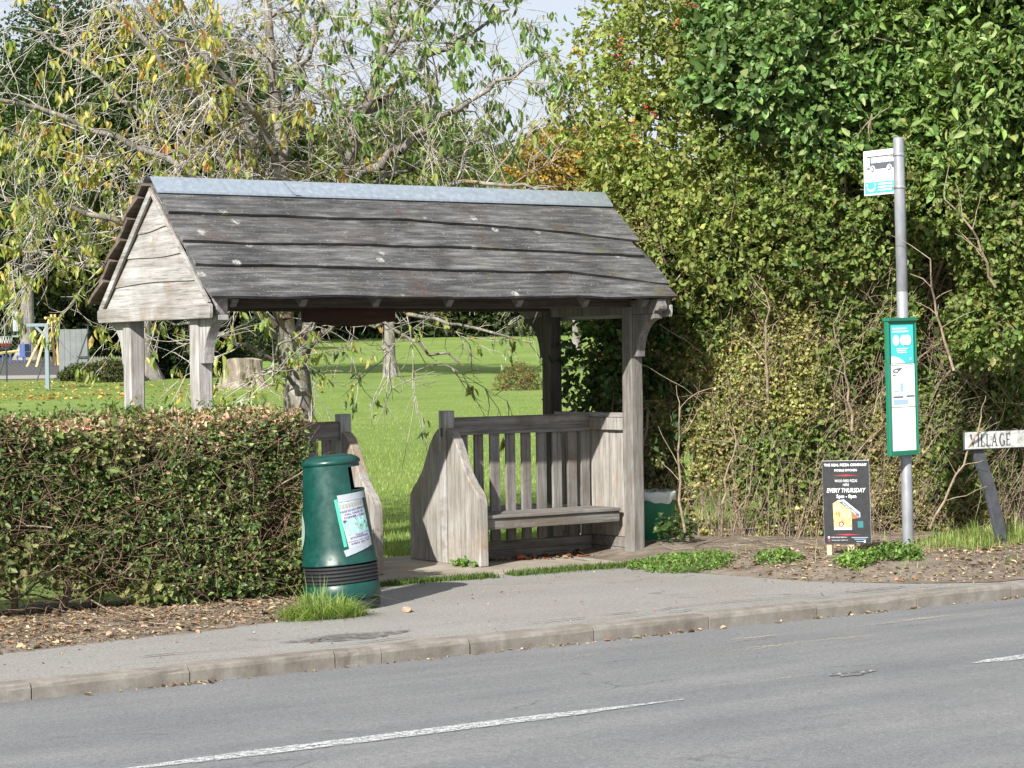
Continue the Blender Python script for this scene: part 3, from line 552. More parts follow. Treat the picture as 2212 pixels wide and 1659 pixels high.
# plate in its own coordinates: a runs away from the pole (+y), b height; face looks towards -x
fz0, fz1, fa0, fa1 = 2.80, 3.155, .045, .395
def FF(o): return lambda a, b: (-.006-o, a, b)
build('flag_plate', MB().box((-.006, fa0, fz0), (.0, fa1, fz1), .001), M_white, fr)
fcx = (fa0+fa1)/2; m = lambda a: fa1-(a)                              # picture coordinates run left to right from the free edge
def FP(o): return lambda a, b: (-.006-o, fa1-a, fz0+b)
f1, f2, f3 = FP(.002), FP(.0035), FP(.005)
flat('bus_pictogram', [(.035, .215), (.048, .205), (.345, .205), (.345, .31), (.045, .31), (.035, .30)], f1, M_inkgrey, fr)
rect('bus_window', .042, .22, .075, .296, f2, M_white, fr)
for k in range(4): rect('bus_window', .09+.066*k, .255, .148+.066*k, .298, f2, M_white, fr)
for cx_ in (.105, .295):
    for rr, mm, ff in ((.030, M_white, f2), (.021, M_inkgrey, f3), (.011, M_white, FP(.0065))): flat('bus_wheel', [(cx_+rr*math.cos(t), .205+rr*math.sin(t)) for t in np.linspace(0, 2*math.pi, 18, endpoint=False)], ff, mm, fr)
flat('turquoise_block', [(.012, .015), (.34, .015), (.34, .105), (.012, .105)], f1, M_teal, fr)
arc = [(.085+.05*math.cos(t), .062+.034*math.sin(t)) for t in np.linspace(math.pi, 2*math.pi, 12)]+[(.085+.035*math.cos(t), .065+.02*math.sin(t)) for t in np.linspace(2*math.pi, math.pi, 12)]
flat('smile_mark', arc, f2, M_white, fr)
for cx_ in (.04, .13): flat('smile_mark', [(cx_+.011*math.cos(t), .083+.009*math.sin(t)) for t in np.linspace(0, 2*math.pi, 10, endpoint=False)], f2, M_white, fr)
for k in range(3): rect('print_bar', .165, .032+.024*k, .325, .044+.024*k, f2, M_white, fr)
for z in (2.845, 3.10):
    c = build('pole_clip', MB().lathe([(R0+.001, z-.014), (R0+.005, z-.012), (R0+.005, z+.012), (R0+.001, z+.014)], 28), M_clip, bs, True)
    build('clip_lug', MB().box((-.012, R0+.004, z-.012), (.004, R0+.04, z+.012), .002), M_clip, c)
build('sign_channel', MB().box((.0005, R0+.002, fz0-.02), (.012, R0+.018, fz1+.02), .002), M_steel, bs)
# timetable case, facing the road
tz0, tz1, tw = .745, 1.815, .150
tc = build('timetable_case', MB().box((-tw, -.085, tz0), (tw, -R0-.002, tz1), .004), M_frame, bs); tc.location = (-.10, 0, 0); tc['label'] = 'tall green framed case holding turquoise and white timetable sheets'
def TF(o): return lambda a, b: (-tw+a, -.086-o, tz0+b)
t0, t1, t2 = TF(.001), TF(.0025), TF(.004)
build('case_hood', MB().box((-tw-.006, -.105, tz1-.022), (tw+.006, -R0+.01, tz1+.006), .004), M_frame, tc)
for xa in (-tw, tw-.012): build('case_edge', MB().box((xa, -.098, tz0), (xa+.012, -.0852, tz1-.036), .002), M_frame, tc)
build('case_sill', MB().box((-tw+.0165, -.098, tz0), (tw-.0165, -.0852, tz0+.035), .002), M_frame, tc)
rect('timetable_sheet', .022, .038, .278, .375, t0, M_white, tc); rect('timetable_sheet', .022, .380, .278, .715, t0, M_white, tc)
po = rect('information_poster', .030, .72, .272, 1.02, t0, M_teal, tc)
flat('poster_wave', [(.030, .72), (.18, .72), (.15, .745), (.11, .765), (.07, .775), (.030, .775)], t1, M_white, po)
for k, (y, a, b, h) in enumerate(((.985, .05, .20, .012), (.962, .05, .22, .012), (.83, .09, .21, .008), (.815, .09, .19, .008), (.80, .10, .2, .008))): rect('print_bar', a, y, b, y+h, t1, M_white, po)
for cx_ in (.085, .165, .21): flat('poster_dot', [(cx_+.036*math.cos(t), .90+.042*math.sin(t)) for t in np.linspace(0, 2*math.pi, 20, endpoint=False)], TF(.0025+cx_*.01), M_white, po)
rect('print_square', .225, .74, .25, .765, t1, M_glass, po)
flat('sheet_mark', [(.04, .66), (.07, .68), (.15, .685), (.11, .66), (.09, .645), (.06, .645)], t1, M_inkgrey, tc)
flat('sheet_mark', [(.055, .66), (.075, .672), (.10, .668), (.09, .655), (.07, .652)], t2, M_white, tc)
for (x0, y0, x1, y1) in ((.04, .625, .075, .631), (.045, .50, .11, .565), (.12, .50, .15, .565), (.045, .452, .15, .464), (.185, .456, .27, .468), (.045, .40, .20, .438), (.03, .705, .27, .708)):
    rect('sheet_print', x0, y0, x1, y1, t1, M_glass if y1-y0 > .02 else M_inkgrey, tc)
for (x0, y0, x1, y1) in ((.049, .504, .106, .561), ): rect('sheet_print', x0, y0, x1, y1, t2, M_white, tc)

# ------------------------------------------------------------------ pizza board on stakes
pp = at(1833, 1200, 17.25); zb = float(bank(np.array([pp[0]]), np.array([pp[1]]))[0])
pb = thing('advertising_board', 'black pizza advertising board with white lettering on short wooden stakes', 'sign', (pp[0], pp[1], zb), (math.radians(2), math.radians(-.8), -YAW-math.radians(17)))
BW, BZ0, BZ1 = .178, .085, .715
bd = build('board_panel', MB().box((-BW, -.014, BZ0), (BW, .0, BZ1), .001), M_white, pb)
def PF(o): return lambda a, b: (a, -.0145-o, b)
p0, p1, p2 = PF(.0008), PF(.002), PF(.0032)
fc = rect('printed_face', -BW+.001, BZ0+.001, BW-.001, BZ1-.001, p0, M_board, bd)
for s, y, h, w, k in (('THE REAL PIZZA COMPANY', .683, .020, .325, dict(bold=.035)), ('MOBILE KITCHEN', .642, .017, .17, dict(bold=.02)), ('WOOD FIRED PIZZAS', .562, .020, .17, {}), ('HERE', .532, .018, .045, {}), ('EVERY THURSDAY', .490, .034, .295, dict(shear=.25, bold=.022)), ('5pm - 8pm', .441, .036, .15, dict(bold=.022))):
    letter(fc, s, p1, .0, y, h, w, M_white, **k)
for y in (.603, .153):
    flat('red_rule', [(-.105, y), (-.03, y+.0035), (0, y+.0065), (.03, y+.0035), (.105, y), (.03, y-.0035), (0, y-.0065), (-.03, y-.0035)], p1, M_red, fc)
flat('stall_picture', [(-.105, .39), (-.065, .415), (.035, .335), (.035, .20), (-.10, .195)], p1, M_orange, fc)
flat('stall_picture', [(-.065, .415), (-.02, .42), (.10, .32), (.10, .285), (.085, .285), (.035, .335)], p1, M_sky, fc)
flat('stall_picture', [(-.06, .402), (-.025, .408), (.095, .305), (.09, .285)], p2, M_inkgrey, fc)
flat('stall_picture', [(.035, .335), (.085, .285), (.10, .28), (.035, .27)], p2, mat('brown_print', (.28, .13, .06), .6), fc)
rect('stall_picture', -.10, .19, .035, .205, p2, M_white, fc); rect('stall_picture', .08, .205, .122, .255, p2, mat('teal_print', (.03, .16, .17), .5), fc)
flat('stall_picture', [(-.045+.022*math.cos(t), .235+.02*math.sin(t)) for t in np.linspace(0, 2*math.pi, 14, endpoint=False)], p2, M_red, fc); flat('stall_picture', [(-.045+.011*math.cos(t), .233+.011*math.sin(t)) for t in np.linspace(0, 2*math.pi, 12, endpoint=False)], PF(.0045), M_white, fc)
letter(fc, 'WOOD FIRED', lambda a, b: (a, -.0145-.0045, b-.86*(a-.02)), .02, .352, .018, .10, M_white)
for x, y, mm in ((-.142, .133, M_white), (-.142, .110, M_red), (.128, .100, M_white)): flat('contact_icon', [(x+.008*math.cos(t), y+.009*math.sin(t)) for t in np.linspace(0, 2*math.pi, 12, endpoint=False)], p1, mm, fc)
letter(fc, 'THEREALPIZZACOMPANYUK', p1, -.065, .133, .008, .12, M_white); letter(fc, 'THE_REAL_PIZZA_COMPANY_UK', p1, -.06, .110, .008, .125, M_white)
for x0, x1, y in ((.03, .155, .131), (.05, .14, .118), (.065, .118, .100)): rect('small_print', x0, y-.0022, x1, y+.0022, p1, M_glass, fc)
for x in (-.145, .02): build('stake', MB().box((x-.026 if x > 0 else x-.02, .0015, -.12), (x+.026 if x > 0 else x+.02, .034, .50), .003), M_stake, pb)

# ------------------------------------------------------------------ street name plate
sp_ = at(2172, 1168, 18.0); zb = float(bank(np.array([sp_[0]]), np.array([sp_[1]]))[0]); sz = at(2150, 948, 18.1)
sn = thing('street_name_sign', 'old white street name plate with black capitals on leaning grey posts', 'sign', (sp_[0], sp_[1], zb), (0, 0, math.radians(-4)))
zc = sz[2]-zb; XL = -.42
pl = build('name_plate', MB().box((XL, -.02, zc-.068), (XL+1.25, -.008, zc+.066), .004), M_plate, sn)
build('plate_border', MB().box((XL-.006, -.0075, zc-.074), (XL+1.256, .004, zc+.072), .002), M_signpost, pl)
def stroke(poly): return [(a, b) for a, b in poly]
GL = {'V': [[(0, 1), (.16, 1), (.42, .12), (.36, 0)], [(.36, 0), (.42, 0), (.72, 1), (.64, 1)], [(-.06, .95), (.24, .95), (.24, 1), (-.06, 1)], [(.56, .95), (.80, .95), (.80, 1), (.56, 1)]],
      'I': [[(.06, 0), (.20, 0), (.20, 1), (.06, 1)], [(0, 0), (.26, 0), (.26, .05), (0, .05)], [(0, .95), (.26, .95), (.26, 1), (0, 1)]],
      'L': [[(.06, 0), (.20, 0), (.20, 1), (.06, 1)], [(0, .95), (.26, .95), (.26, 1), (0, 1)], [(0, 0), (.56, 0), (.56, .07), (0, .07)], [(.50, 0), (.56, 0), (.56, .25), (.52, .2)]],
      'A': [[(.34, 1), (.42, 1), (.74, 0), (.58, 0)], [(.34, 1), (.38, .9), (.12, 0), (.04, 0)], [(.16, .32), (.56, .32), (.56, .39), (.16, .39)], [(-.03, 0), (.20, 0), (.20, .05), (-.03, .05)], [(.50, 0), (.82, 0), (.82, .05), (.50, .05)]],
      'E': [[(.06, 0), (.20, 0), (.20, 1), (.06, 1)], [(0, 0), (.56, 0), (.56, .07), (0, .07)], [(0, .93), (.54, .93), (.54, 1), (0, 1)], [(.18, .47), (.44, .47), (.44, .54), (.18, .54)], [(.50, 0), (.56, 0), (.56, .24), (.52, .2)], [(.48, .80), (.54, .76), (.54, 1), (.48, 1)]]}
gg = [(.40+.38*math.cos(t), .5+.52*math.sin(t)) for t in np.linspace(.75, 2*math.pi-.75, 20)]; gi = [(.42+.25*math.cos(t), .5+.45*math.sin(t)) for t in np.linspace(2*math.pi-.75, .75, 20)]
GL['G'] = [[gg[i], gg[i+1], gi[18-i], gi[19-i]] for i in range(19)]+[[(.56, .06), (.70, .10), (.70, .42), (.56, .42)], [(.48, .38), (.78, .38), (.78, .43), (.48, .43)]]
x = XL+.045; hh = .096
for ch in 'VILLAGE':
    mb = MB()
    for j, poly in enumerate(GL[ch]): mb.add([(x+a*hh*.82, -.0212-.0003*j, zc-.048+b*hh) for a, b in poly], [tuple(range(len(poly)))])
    build('letter', mb, M_ink, pl); x += (max(a for q in GL[ch] for a, b in q)+.16)*hh*.82
for bx in (.0, .95):
    build('sign_post', MB().sweep([(bx+.02, .010, -.15), (bx-.13, .022, zc*.5), (bx-.30, .034, zc+.03)], .105, .035, (1, 0, 0), .003), M_signpost, sn)

# ------------------------------------------------------------------ growing things
UPV = np.array([0, 0, 1.0])
def perp(t):
    a = np.cross(t, rng.normal(size=3)); return a/max(np.linalg.norm(a), 1e-6)
def limb(pts, r0, r1, segs, n=14, wig=.0):                           # smooth polyline through hand-set points; returns samples with radius
    P = np.array(pts, float); d = np.r_[0, np.cumsum(np.linalg.norm(np.diff(P, axis=0), axis=1))]; t = np.linspace(0, d[-1], n)
    Q = np.stack([np.interp(t, d, P[:, k]) for k in range(3)], 1)
    for _ in range(2): Q[1:-1] = (Q[:-2]+2*Q[1:-1]+Q[2:])/4
    Q[1:-1] += rng.normal(size=(n-2, 3))*wig; R = np.linspace(r0, r1, n)
    for i in range(n-1): segs.append((*Q[i], *Q[i+1], R[i], R[i+1]))
    return Q, R, d[-1]
def shoot(p, d, ln, r, segs, n=5, wig=.18, grav=-.12, rend=.45):
    q = np.array(p, float); d = np.array(d, float); st = ln/n; Q = [q.copy()]
    for i in range(n):
        d = d+rng.normal(size=3)*wig+UPV*grav*(1 if i < n*.6 else -1.0); d /= np.linalg.norm(d); e = q+d*st
        segs.append((*q, *e, r*(1-(1-rend)*i/n), r*(1-(1-rend)*(i+1)/n))); q = e; Q.append(q.copy())
    return np.array(Q), d
def sprig_leaves(P, D, n, ln, LL, WW, cols, wts, spread=.55, up=.5, jit=.18, face=.7):
    """n leaves set along each short shoot that starts at P and runs along D."""
    m = len(P); t = np.tile((np.arange(n)+.5)/n, (m, 1))+rng.normal(size=(m, n))*.05; base = P[:, None]+D[:, None]*(t*ln)[..., None]
    out = unit(rng.normal(size=(m, n, 3))); d = unit(D[:, None]*.55+out*spread*1.6+np.array([0, 0, -.12])); N = unit(rng.normal(size=(m, n, 3))*.62+UPV*up+D[:, None]*face)
    k = m*n; s = rng.normal(1, .30, k).clip(.4, 1.9)*np.repeat(rng.normal(1, .15, m).clip(.6, 1.35), n); s = np.minimum(s, 1.75); C = pick(k, cols, wts, jit)*np.repeat((.72+.56*vnoise(P*.9/max(LL*14, .3), 88))*rng.normal(1, .10, m), n)[:, None]
    return base.reshape(-1, 3), d.reshape(-1, 3), N.reshape(-1, 3), LL*s, WW*s, np.clip(C, .003, .9)
def cat(parts): return [np.concatenate([p[i] for p in parts]) for i in range(6)]
def zones(P, arr, pal_a, pal_b, freq, seed, thr=.5): pass

# ---- the clipped hedge on the left
hl = thing('clipped_hedge', 'low clipped hedge of small leaves and brown twigs in front of the shelter', 'hedge', (0, 0, 0))
def hl_surface(n):
    x = rng.uniform(-3.6, .24, n); u = rng.uniform(0, 1, n); d = rng.exponential(.075, n)
    y = np.empty(n); z = np.empty(n); D = np.empty((n, 3))
    fr = u < .55; tp = (u >= .55) & (u < .83); bk = u >= .83
    top = 1.27+.13*(vnoise(np.stack([x*1.3, x*0, x*0], 1), 21)-.5)+.05*(vnoise(np.stack([x*5, x*0, x*0], 1), 24)-.5)+.03*np.clip((x+1.2)/1.5, -1, 1)
    z[fr] = rng.uniform(.06, 1, fr.sum())*top[fr]; y[fr] = -1.16+.13*vnoise(np.stack([x[fr]*2.2, z[fr]*2.2, x[fr]*0], 1), 22)+d[fr]+.10*np.clip(z[fr]/top[fr]-.80, 0, 1)*7*.3+.10*np.clip(.3-z[fr], 0, 1)
    D[fr] = (0, -1, .15)
    y[tp] = rng.uniform(-1.10, -.32, tp.sum()); z[tp] = top[tp]-d[tp]*.9+.05*(vnoise(np.stack([x[tp]*4, y[tp]*4, x[tp]*0], 1), 23)-.5)-.16*np.clip((-.84-y[tp])/.26, 0, 1)**2-.22*np.clip((x[tp]+.02)/.26, 0, 1)**2-.05*np.clip((-1.2-x[tp])/1.0, 0, 1); D[tp] = (0, 0, 1)
    z[bk] = rng.uniform(.15, 1, bk.sum())*top[bk]; y[bk] = -.30-d[bk]; D[bk] = (0, 1, .2)
    return np.stack([x, y, z], 1), D
def hl_end(n):
    y = rng.uniform(-1.12, -.34, n); z = rng.uniform(.1, 1.24, n); d = rng.exponential(.07, n); x = .24+.06*np.sin(z*5)-d-.25*np.clip(.55-z, 0, 1)-.05*np.clip((z-1.1)/.14, 0, 1)
    return np.stack([x, y, z], 1), np.tile((1.0, -.2, .2), (n, 1))
P1, D1 = hl_surface(12500); P2, D2 = hl_end(1300); P = np.concatenate([P1, P2]); D = unit(np.concatenate([D1, D2])+rng.normal(size=(len(P1)+len(P2), 3))*.55)
P3 = np.stack([rng.uniform(-3.6, .10, 5200), rng.uniform(-.98, -.42, 5200), rng.uniform(.12, 1.12, 5200)], 1); P = np.concatenate([P, P3]); D = np.concatenate([D, rdir(5200)])
gap = vnoise(P*np.array([3.2, 3.2, 4.5]), 31); gap[-5200:] += .3; low = np.clip((.46-P[:, 2])/.3, 0, 1)*np.clip((-1.15-P[:, 0])/.4, 0, 1)    # open, stemmy foot at the far end
keep = (gap > .40+.05*rng.normal(size=len(P))) & (rng.uniform(size=len(P)) > low*1.25); P, D = P[keep], D[keep]
warm = vnoise(P*1.7, 33); tops = P[:, 2] > 1.13
PRIV = [(.11, .17, .045), (.15, .21, .062), (.24, .265, .10), (.075, .125, .045)]
BRAM = [(.22, .25, .09), (.17, .215, .07), (.27, .27, .12), (.13, .17, .05)]
DRYC = [(.33, .22, .13), (.40, .29, .19), (.24, .15, .085), (.46, .37, .26)]
br = (warm > .56) & (P[:, 0] < -.75)
lv = cat([sprig_leaves(P[~br], D[~br], 7, .10, .031, .019, PRIV, [3, 4, 2, 3]), sprig_leaves(P[br], D[br], 6, .10, .042, .029, BRAM, [3, 3, 1, 2])])
leaves('foliage', *lv, LEAF_GLOSS, hl)
q = P[tops | (rng.uniform(size=len(P)) < .24)]; q = np.concatenate([q, q[q[:, 2] > 1.05]+np.array([0, 0, .03]), q[q[:, 2] > 1.05]+np.array([0, -.02, .04])])
leaves('dry_clippings', *sprig_leaves(q, unit(rng.normal(size=(len(q), 3))+UPV*.4), 4, .06, .032, .016, DRYC, [3, 3, 2, 2]), DRY, hl)
n = 240; x = rng.uniform(-3.3, .15, n); q = np.stack([x, rng.uniform(-1.0, -.4, n), 1.20+.10*rng.uniform(size=n)], 1)
leaves('new_shoots', *sprig_leaves(q, unit(UPV+rng.normal(size=(n, 3))*.35), 7, .13, .030, .017, [(.12, .19, .05), (.17, .24, .07), (.09, .15, .04)], [1, 1, 1]), LEAF, hl)
sg = []
for k in range(3300):                                               # tangled brown twigs showing through the clipped face
    x = rng.uniform(-3.4, .22); z = rng.uniform(.12, 1.2); y = rng.uniform(-1.20, -.85) if rng.uniform() < .8 else rng.uniform(-.85, -.4)
    d = unit(np.array([rng.normal()*.9, -.35+rng.normal()*.3, rng.normal()*.45+.15])); shoot((x, y, z), d, rng.uniform(.10, .34), rng.uniform(.0016, .0036), sg, 3, .22, 0)
sticks('twigs', sg, B_hedge, hl)['kind'] = 'stuff'
for k, x in enumerate((-3.2, -2.75, -2.35, -2.0, -1.78, -1.5, -1.15, -.85, -.5, -.2, .05)):
    sg = []; y = -.75+rng.normal()*.09; Q, d = shoot((x, y, -.02), (rng.normal()*.15, rng.normal()*.1, 1), 1.05, .026 if x < -1.3 else .018, sg, 7, .10, 0, .35)
    for i in range(1, 6):
        for j in range(3): shoot(Q[i], unit(np.array([rng.normal(), rng.normal()*.7, .6])), rng.uniform(.3, .6), .009, sg, 4, .2, 0)
    sticks('stem', sg, B_brown, hl, 5)

# ---- the tall hedge on the right
hr = thing('tall_hedge', 'overgrown yellow-green hedge with bare stems at its foot behind the bus stop', 'hedge', (0, 0, 0))
def hr_front(x): return np.interp(x, [4.0, 4.45, 4.8, 5.3, 6.2, 12], [1.3, .75, .05, -.50, -.78, -.95])
def hr_pts(n, x0=4.32, x1=9.6, zmax=3.0):
    x = rng.uniform(x0, x1, n); z = zmax*rng.uniform(0, 1, n)**.85+.08; d = rng.exponential(.12, n)
    bump = .30*(vnoise(np.stack([x*1.5, z*1.6, x*0], 1), 41)-.5)+.16*(vnoise(np.stack([x*4, z*4, x*0], 1), 42)-.5)
    y = hr_front(x)+bump+d+.10*np.clip(.9-z, 0, 1); return np.stack([x, y, z], 1)
P = hr_pts(70000); g1 = vnoise(P*np.array([2.6, 2.6, 2.6]), 44); g2 = vnoise(P*7.0, 45)
lowd = np.clip((.78-P[:, 2])/.6, 0, 1); keep = (g1*.65+g2*.35 > .28+.24*lowd+.03*rng.normal(size=len(P))); P = P[keep]
D = unit(np.stack([rng.normal(size=len(P))*.6-.15, -.7+rng.normal(size=len(P))*.5, rng.normal(size=len(P))*.5+.25], 1))
HAW = [(.34, .335, .12), (.42, .395, .165), (.25, .28, .085), (.48, .40, .19), (.18, .20, .065)]
GRN = [(.15, .215, .05), (.20, .26, .07), (.10, .16, .04), (.27, .28, .095)]
zone = vnoise(P*np.array([.9, .9, 1.3]), 47)+.20*np.clip(P[:, 2]-1.5, 0, 1)-.10*np.clip(P[:, 0]-6.6, 0, 1)*-1
gz_ = zone > .66
lv = cat([sprig_leaves(P[~gz_], D[~gz_], 8, .11, .027, .021, HAW, [4, 3, 3, 1.2, 2]), sprig_leaves(P[gz_], D[gz_], 5, .12, .046, .032, GRN, [3, 3, 2, 1])])
leaves('foliage', *lv, LEAF, hr)
q = P[(rng.uniform(size=len(P)) < .07)]; leaves('dry_leaves', *sprig_leaves(q, unit(rng.normal(size=(len(q), 3))), 4, .08, .034, .022, DRYC+[(.22, .10, .06)], [3, 2, 3, 1, 3]), DRY, hr)
sg = []
for k in range(4600):
    x = rng.uniform(4.4, 9.4); z = rng.uniform(.1, 2.9); y = hr_front(x)+rng.normal()*.14+.02
    d = unit(np.array([rng.normal()*.6, -.4+rng.normal()*.35, rng.normal()*.6+.35])); shoot((x, y, z), d, rng.uniform(.12, .5), rng.uniform(.0015, .0035), sg, 4, .2, 0)
for k in range(170):                                                 # long straggling canes
    x = rng.uniform(4.5, 9.4); y = hr_front(x)-.03+rng.normal()*.10; z = rng.uniform(.0, 2.2)
    shoot((x, y, z), unit(np.array([rng.normal()*.7, -.25+rng.normal()*.15, .8])), rng.uniform(.5, 1.3), rng.uniform(.003, .006), sg, 8, .13, -.05)
for k in range(620):                                                 # thin dead shoots rising from the foot
    x = rng.uniform(4.5, 9.4); y = hr_front(x)+abs(rng.normal())*.25-.05
    shoot((x, y, .03), unit(np.array([rng.normal()*.3, rng.normal()*.2, 1])), rng.uniform(.4, 1.1), rng.uniform(.002, .005), sg, 5, .10, 0)
sticks('twigs', sg, B_tan, hr)['kind'] = 'stuff'
for k in range(26):
    x = 4.55+k*.19+rng.normal()*.07; sg = []; y = float(hr_front(x))+.36+abs(rng.normal())*.3
    Q, d = shoot((x, y, .0), (rng.normal()*.18, rng.normal()*.12, 1), rng.uniform(2.0, 3.2), rng.uniform(.014, .036), sg, 10, .10, 0, .3)
    for i in range(2, 10):
        for j in range(2): shoot(Q[i], unit(np.array([rng.normal(), rng.normal()*.7-.2, .7])), rng.uniform(.4, .9), .008, sg, 5, .18, 0)
    sticks('stem', sg, B_brown, hr, 5)
# bare forked stems standing proud of the hedge
for px, py, tx, ty in ((1660, 870, 1655, 640), (1840, 930, 1800, 700), (2060, 800, 2010, 560), (2150, 620, 2040, 430), (2010, 1140, 2120, 900), (1480, 1150, 1470, 880), (1560, 1150, 1590, 960)):
    sg = []; a, b = at(px, py, 18.15), at(tx, ty, 17.72); Q, R, ln = limb([a, (a+b)/2+rng.normal(size=3)*.05, b], .013, .006, sg, 9, .012)
    for i in range(2, 9): shoot(Q[i], unit((b-a)/ln*.8+perp(b-a)*.7), rng.uniform(.15, .4), .004, sg, 4, .15, 0)
    sticks('bare_stem', sg, B_tan, hr, 5)

def blob_tree(name, label, blobs, n, leaf, cols, wts, base, stems, gap=.34, sprig=6, ln=.14, m=LEAF, freq=3.0, bark_m=B_brown, seed=0, group=None, up=.5, extra=None):
    """A leafy crown gathered on overlapping lobes; (centre, radius) in metres; shoots leave the lobes outward."""
    t = thing(name, label, 'tree', group=group); ar = np.array([b[1]**2*(b[2] if len(b) > 2 else 1) for b in blobs]); ch = rng.choice(len(blobs), n, p=ar/ar.sum())
    c = np.array([b[0] for b in blobs])[ch]; r = np.array([b[1] for b in blobs])[ch]; d = rdir(n); rad_ = r*(1-.42*rng.uniform(size=n)**1.6); P = c+d*rad_[:, None]*np.array([1, 1, .85])
    k = (vnoise(P*freq, seed+50)*.6+vnoise(P*freq*2.6, seed+51)*.4) > gap+.03*rng.normal(size=n); P, d = P[k], d[k]
    k = np.hypot(P[:, 0]-bp[0], P[:, 1]-bp[1]-.15) > .75; P, d = P[k], d[k]                # kept clear of the bus stop
    D = unit(d+rng.normal(size=P.shape)*.55+np.array([0, 0, .1]))
    leaves('crown', *sprig_leaves(P, D, sprig, ln, leaf[0], leaf[1], cols, wts, up=up), m, t)
    if base is not None:
        sg = []; b0 = np.array(base, float)
        for bl in (blobs if stems is None else blobs[:stems]):
            c = np.array(bl[0]); mid = (b0+c)/2+np.array([rng.normal()*.1, rng.normal()*.1, .15]); Q, R, l_ = limb([b0+rng.normal(size=3)*.06*np.array([1, 1, 0]), mid, c], .035, .012, sg, 9, .02)
            for i in range(3, 9):
                for j in range(3): shoot(Q[i], unit(rng.normal(size=3)+UPV*.5), bl[1]*rng.uniform(.5, 1.0), .008, sg, 5, .15, 0)
        sticks('trunk', sg, bark_m, t, 6)
    return t
def blobs_px(lst): return [(at(a, b, d), r, *k) for a, b, d, r, *k in lst]
# light hawthorn with red haws beside the roof
bl = blobs_px([(1375, 440, 19.85, .55), (1420, 300, 19.65, .62), (1530, 420, 19.25, .60), (1440, 130, 19.95, .60), (1560, 180, 19.55, .50), (1350, 560, 19.65, .40), (1290, 240, 20.15, .42, .6), (1500, 0, 20.15, .6), (1600, 560, 19.05, .5), (1260, 120, 20.35, .30, .35), (1480, 580, 19.15, .45), (1600, 40, 19.85, .5), (1380, 30, 20.45, .45, .6)])
ht = blob_tree('hawthorn_tree', 'light green hawthorn tree with red berries rising beside the shelter roof', bl, 5200, (.046, .033), [(.20, .255, .06), (.26, .30, .08), (.15, .20, .045), (.32, .32, .10)], [3, 3, 2, 1.2], (5.1, 1.6, 0), None, .33, 7, .15, seed=3)
def berries(parent, centres, n, spread, r):
    ico = bmesh.new(); bmesh.ops.create_icosphere(ico, subdivisions=1, radius=r); V0 = np.array([v.co[:] for v in ico.verts]); F0 = np.array([[v.index for v in f.verts] for f in ico.faces]); ico.free(); V = []; F = []
    for c in centres:
        for k in range(n): F.append(F0+len(V)*len(V0)); V.append(V0+c+rng.normal(size=3)*spread)
    return npmesh('berries', np.concatenate(V), np.concatenate(F), mat('red_berry', (.45, .015, .02), .35), parent, None, True)
berries(ht, [at(x+rng.normal()*8, y+rng.normal()*8, 18.75) for x, y in ((1385, 235), (1375, 262), (1400, 240), (1345, 100), (1355, 90), (1335, 118), (1240, 102), (1372, 280), (1360, 120), (1470, 60), (1500, 20))], 7, .022, .0075)['kind'] = 'stuff'
# darker ash and field maple filling the upper right
bl = blobs_px([(1640, 180, 19.00, .50), (1760, 120, 18.80, .55), (1880, 60, 18.90, .55), (1700, 40, 19.20, .5), (1620, 60, 19.40, .45), (1800, 250, 18.80, .40)])
blob_tree('field_maple_tree', 'dark bluish-green maple overhanging between the hawthorn and the ash', bl, 8600, (.062, .047), [(.11, .20, .05), (.155, .25, .075), (.08, .15, .04), (.22, .29, .10)], [3, 3, 2, 1.5], (6.3, 1.0, 0), None, .31, 6, .17, LEAF_GLOSS, 1.7, seed=5)
bl = blobs_px([(1980, 130, 18.80, .60), (2100, 60, 18.70, .65), (2120, 230, 18.60, .50), (1960, 10, 19.20, .6), (2230, 150, 18.50, .6), (2040, 270, 18.60, .42), (1880, 260, 18.70, .36), (2240, 330, 18.80, .5)])
blob_tree('ash_tree', 'leafy green ash tree hanging over the bus stop pole', bl, 8600, (.078, .036), [(.13, .215, .05), (.185, .275, .075), (.09, .16, .04), (.26, .32, .11)], [3, 3, 2, 1.2], (7.4, .6, 0), None, .31, 8, .24, LEAF_GLOSS, 1.6, seed=7)
bl = blobs_px([(1700, 430, 19.10, .46), (1830, 420, 19.00, .46), (2080, 430, 18.90, .50), (2190, 520, 18.80, .48), (1600, 520, 19.30, .45), (1760, 560, 19.00, .40), (1900, 500, 19.00, .36), (2150, 700, 18.80, .36), (2230, 430, 18.90, .5)])
blob_tree('bramble_thicket', 'dense green bramble climbing over the top of the tall hedge', bl, 8200, (.048, .034), GRN+[(.20, .19, .07)], [3, 3, 2, 1, .6], (6.6, .5, 0), None, .33, 6, .15, LEAF, 2.0, seed=9)['category'] = 'bush'
# bush seen through the open end of the shelter, behind the back post
bl = blobs_px([(1290, 770, 19.6, .34), (1330, 840, 19.3, .30), (1250, 860, 19.9, .22), (1370, 760, 19.4, .36), (1400, 880, 19.3, .32), (1430, 700, 19.6, .4), (1400, 980, 19.5, .22)])
blob_tree('ivy_bush', 'dark leafy bush behind the shelter back post and screen', bl, 950, (.055, .045), [(.04, .085, .02), (.07, .12, .03), (.03, .06, .018)], [2, 2, 2], tuple(at(1390, 1150, 19.6)*np.array([1, 1, 0])), None, .40, 6, .16, LEAF_GLOSS, 3.0, seed=13)['category'] = 'bush'

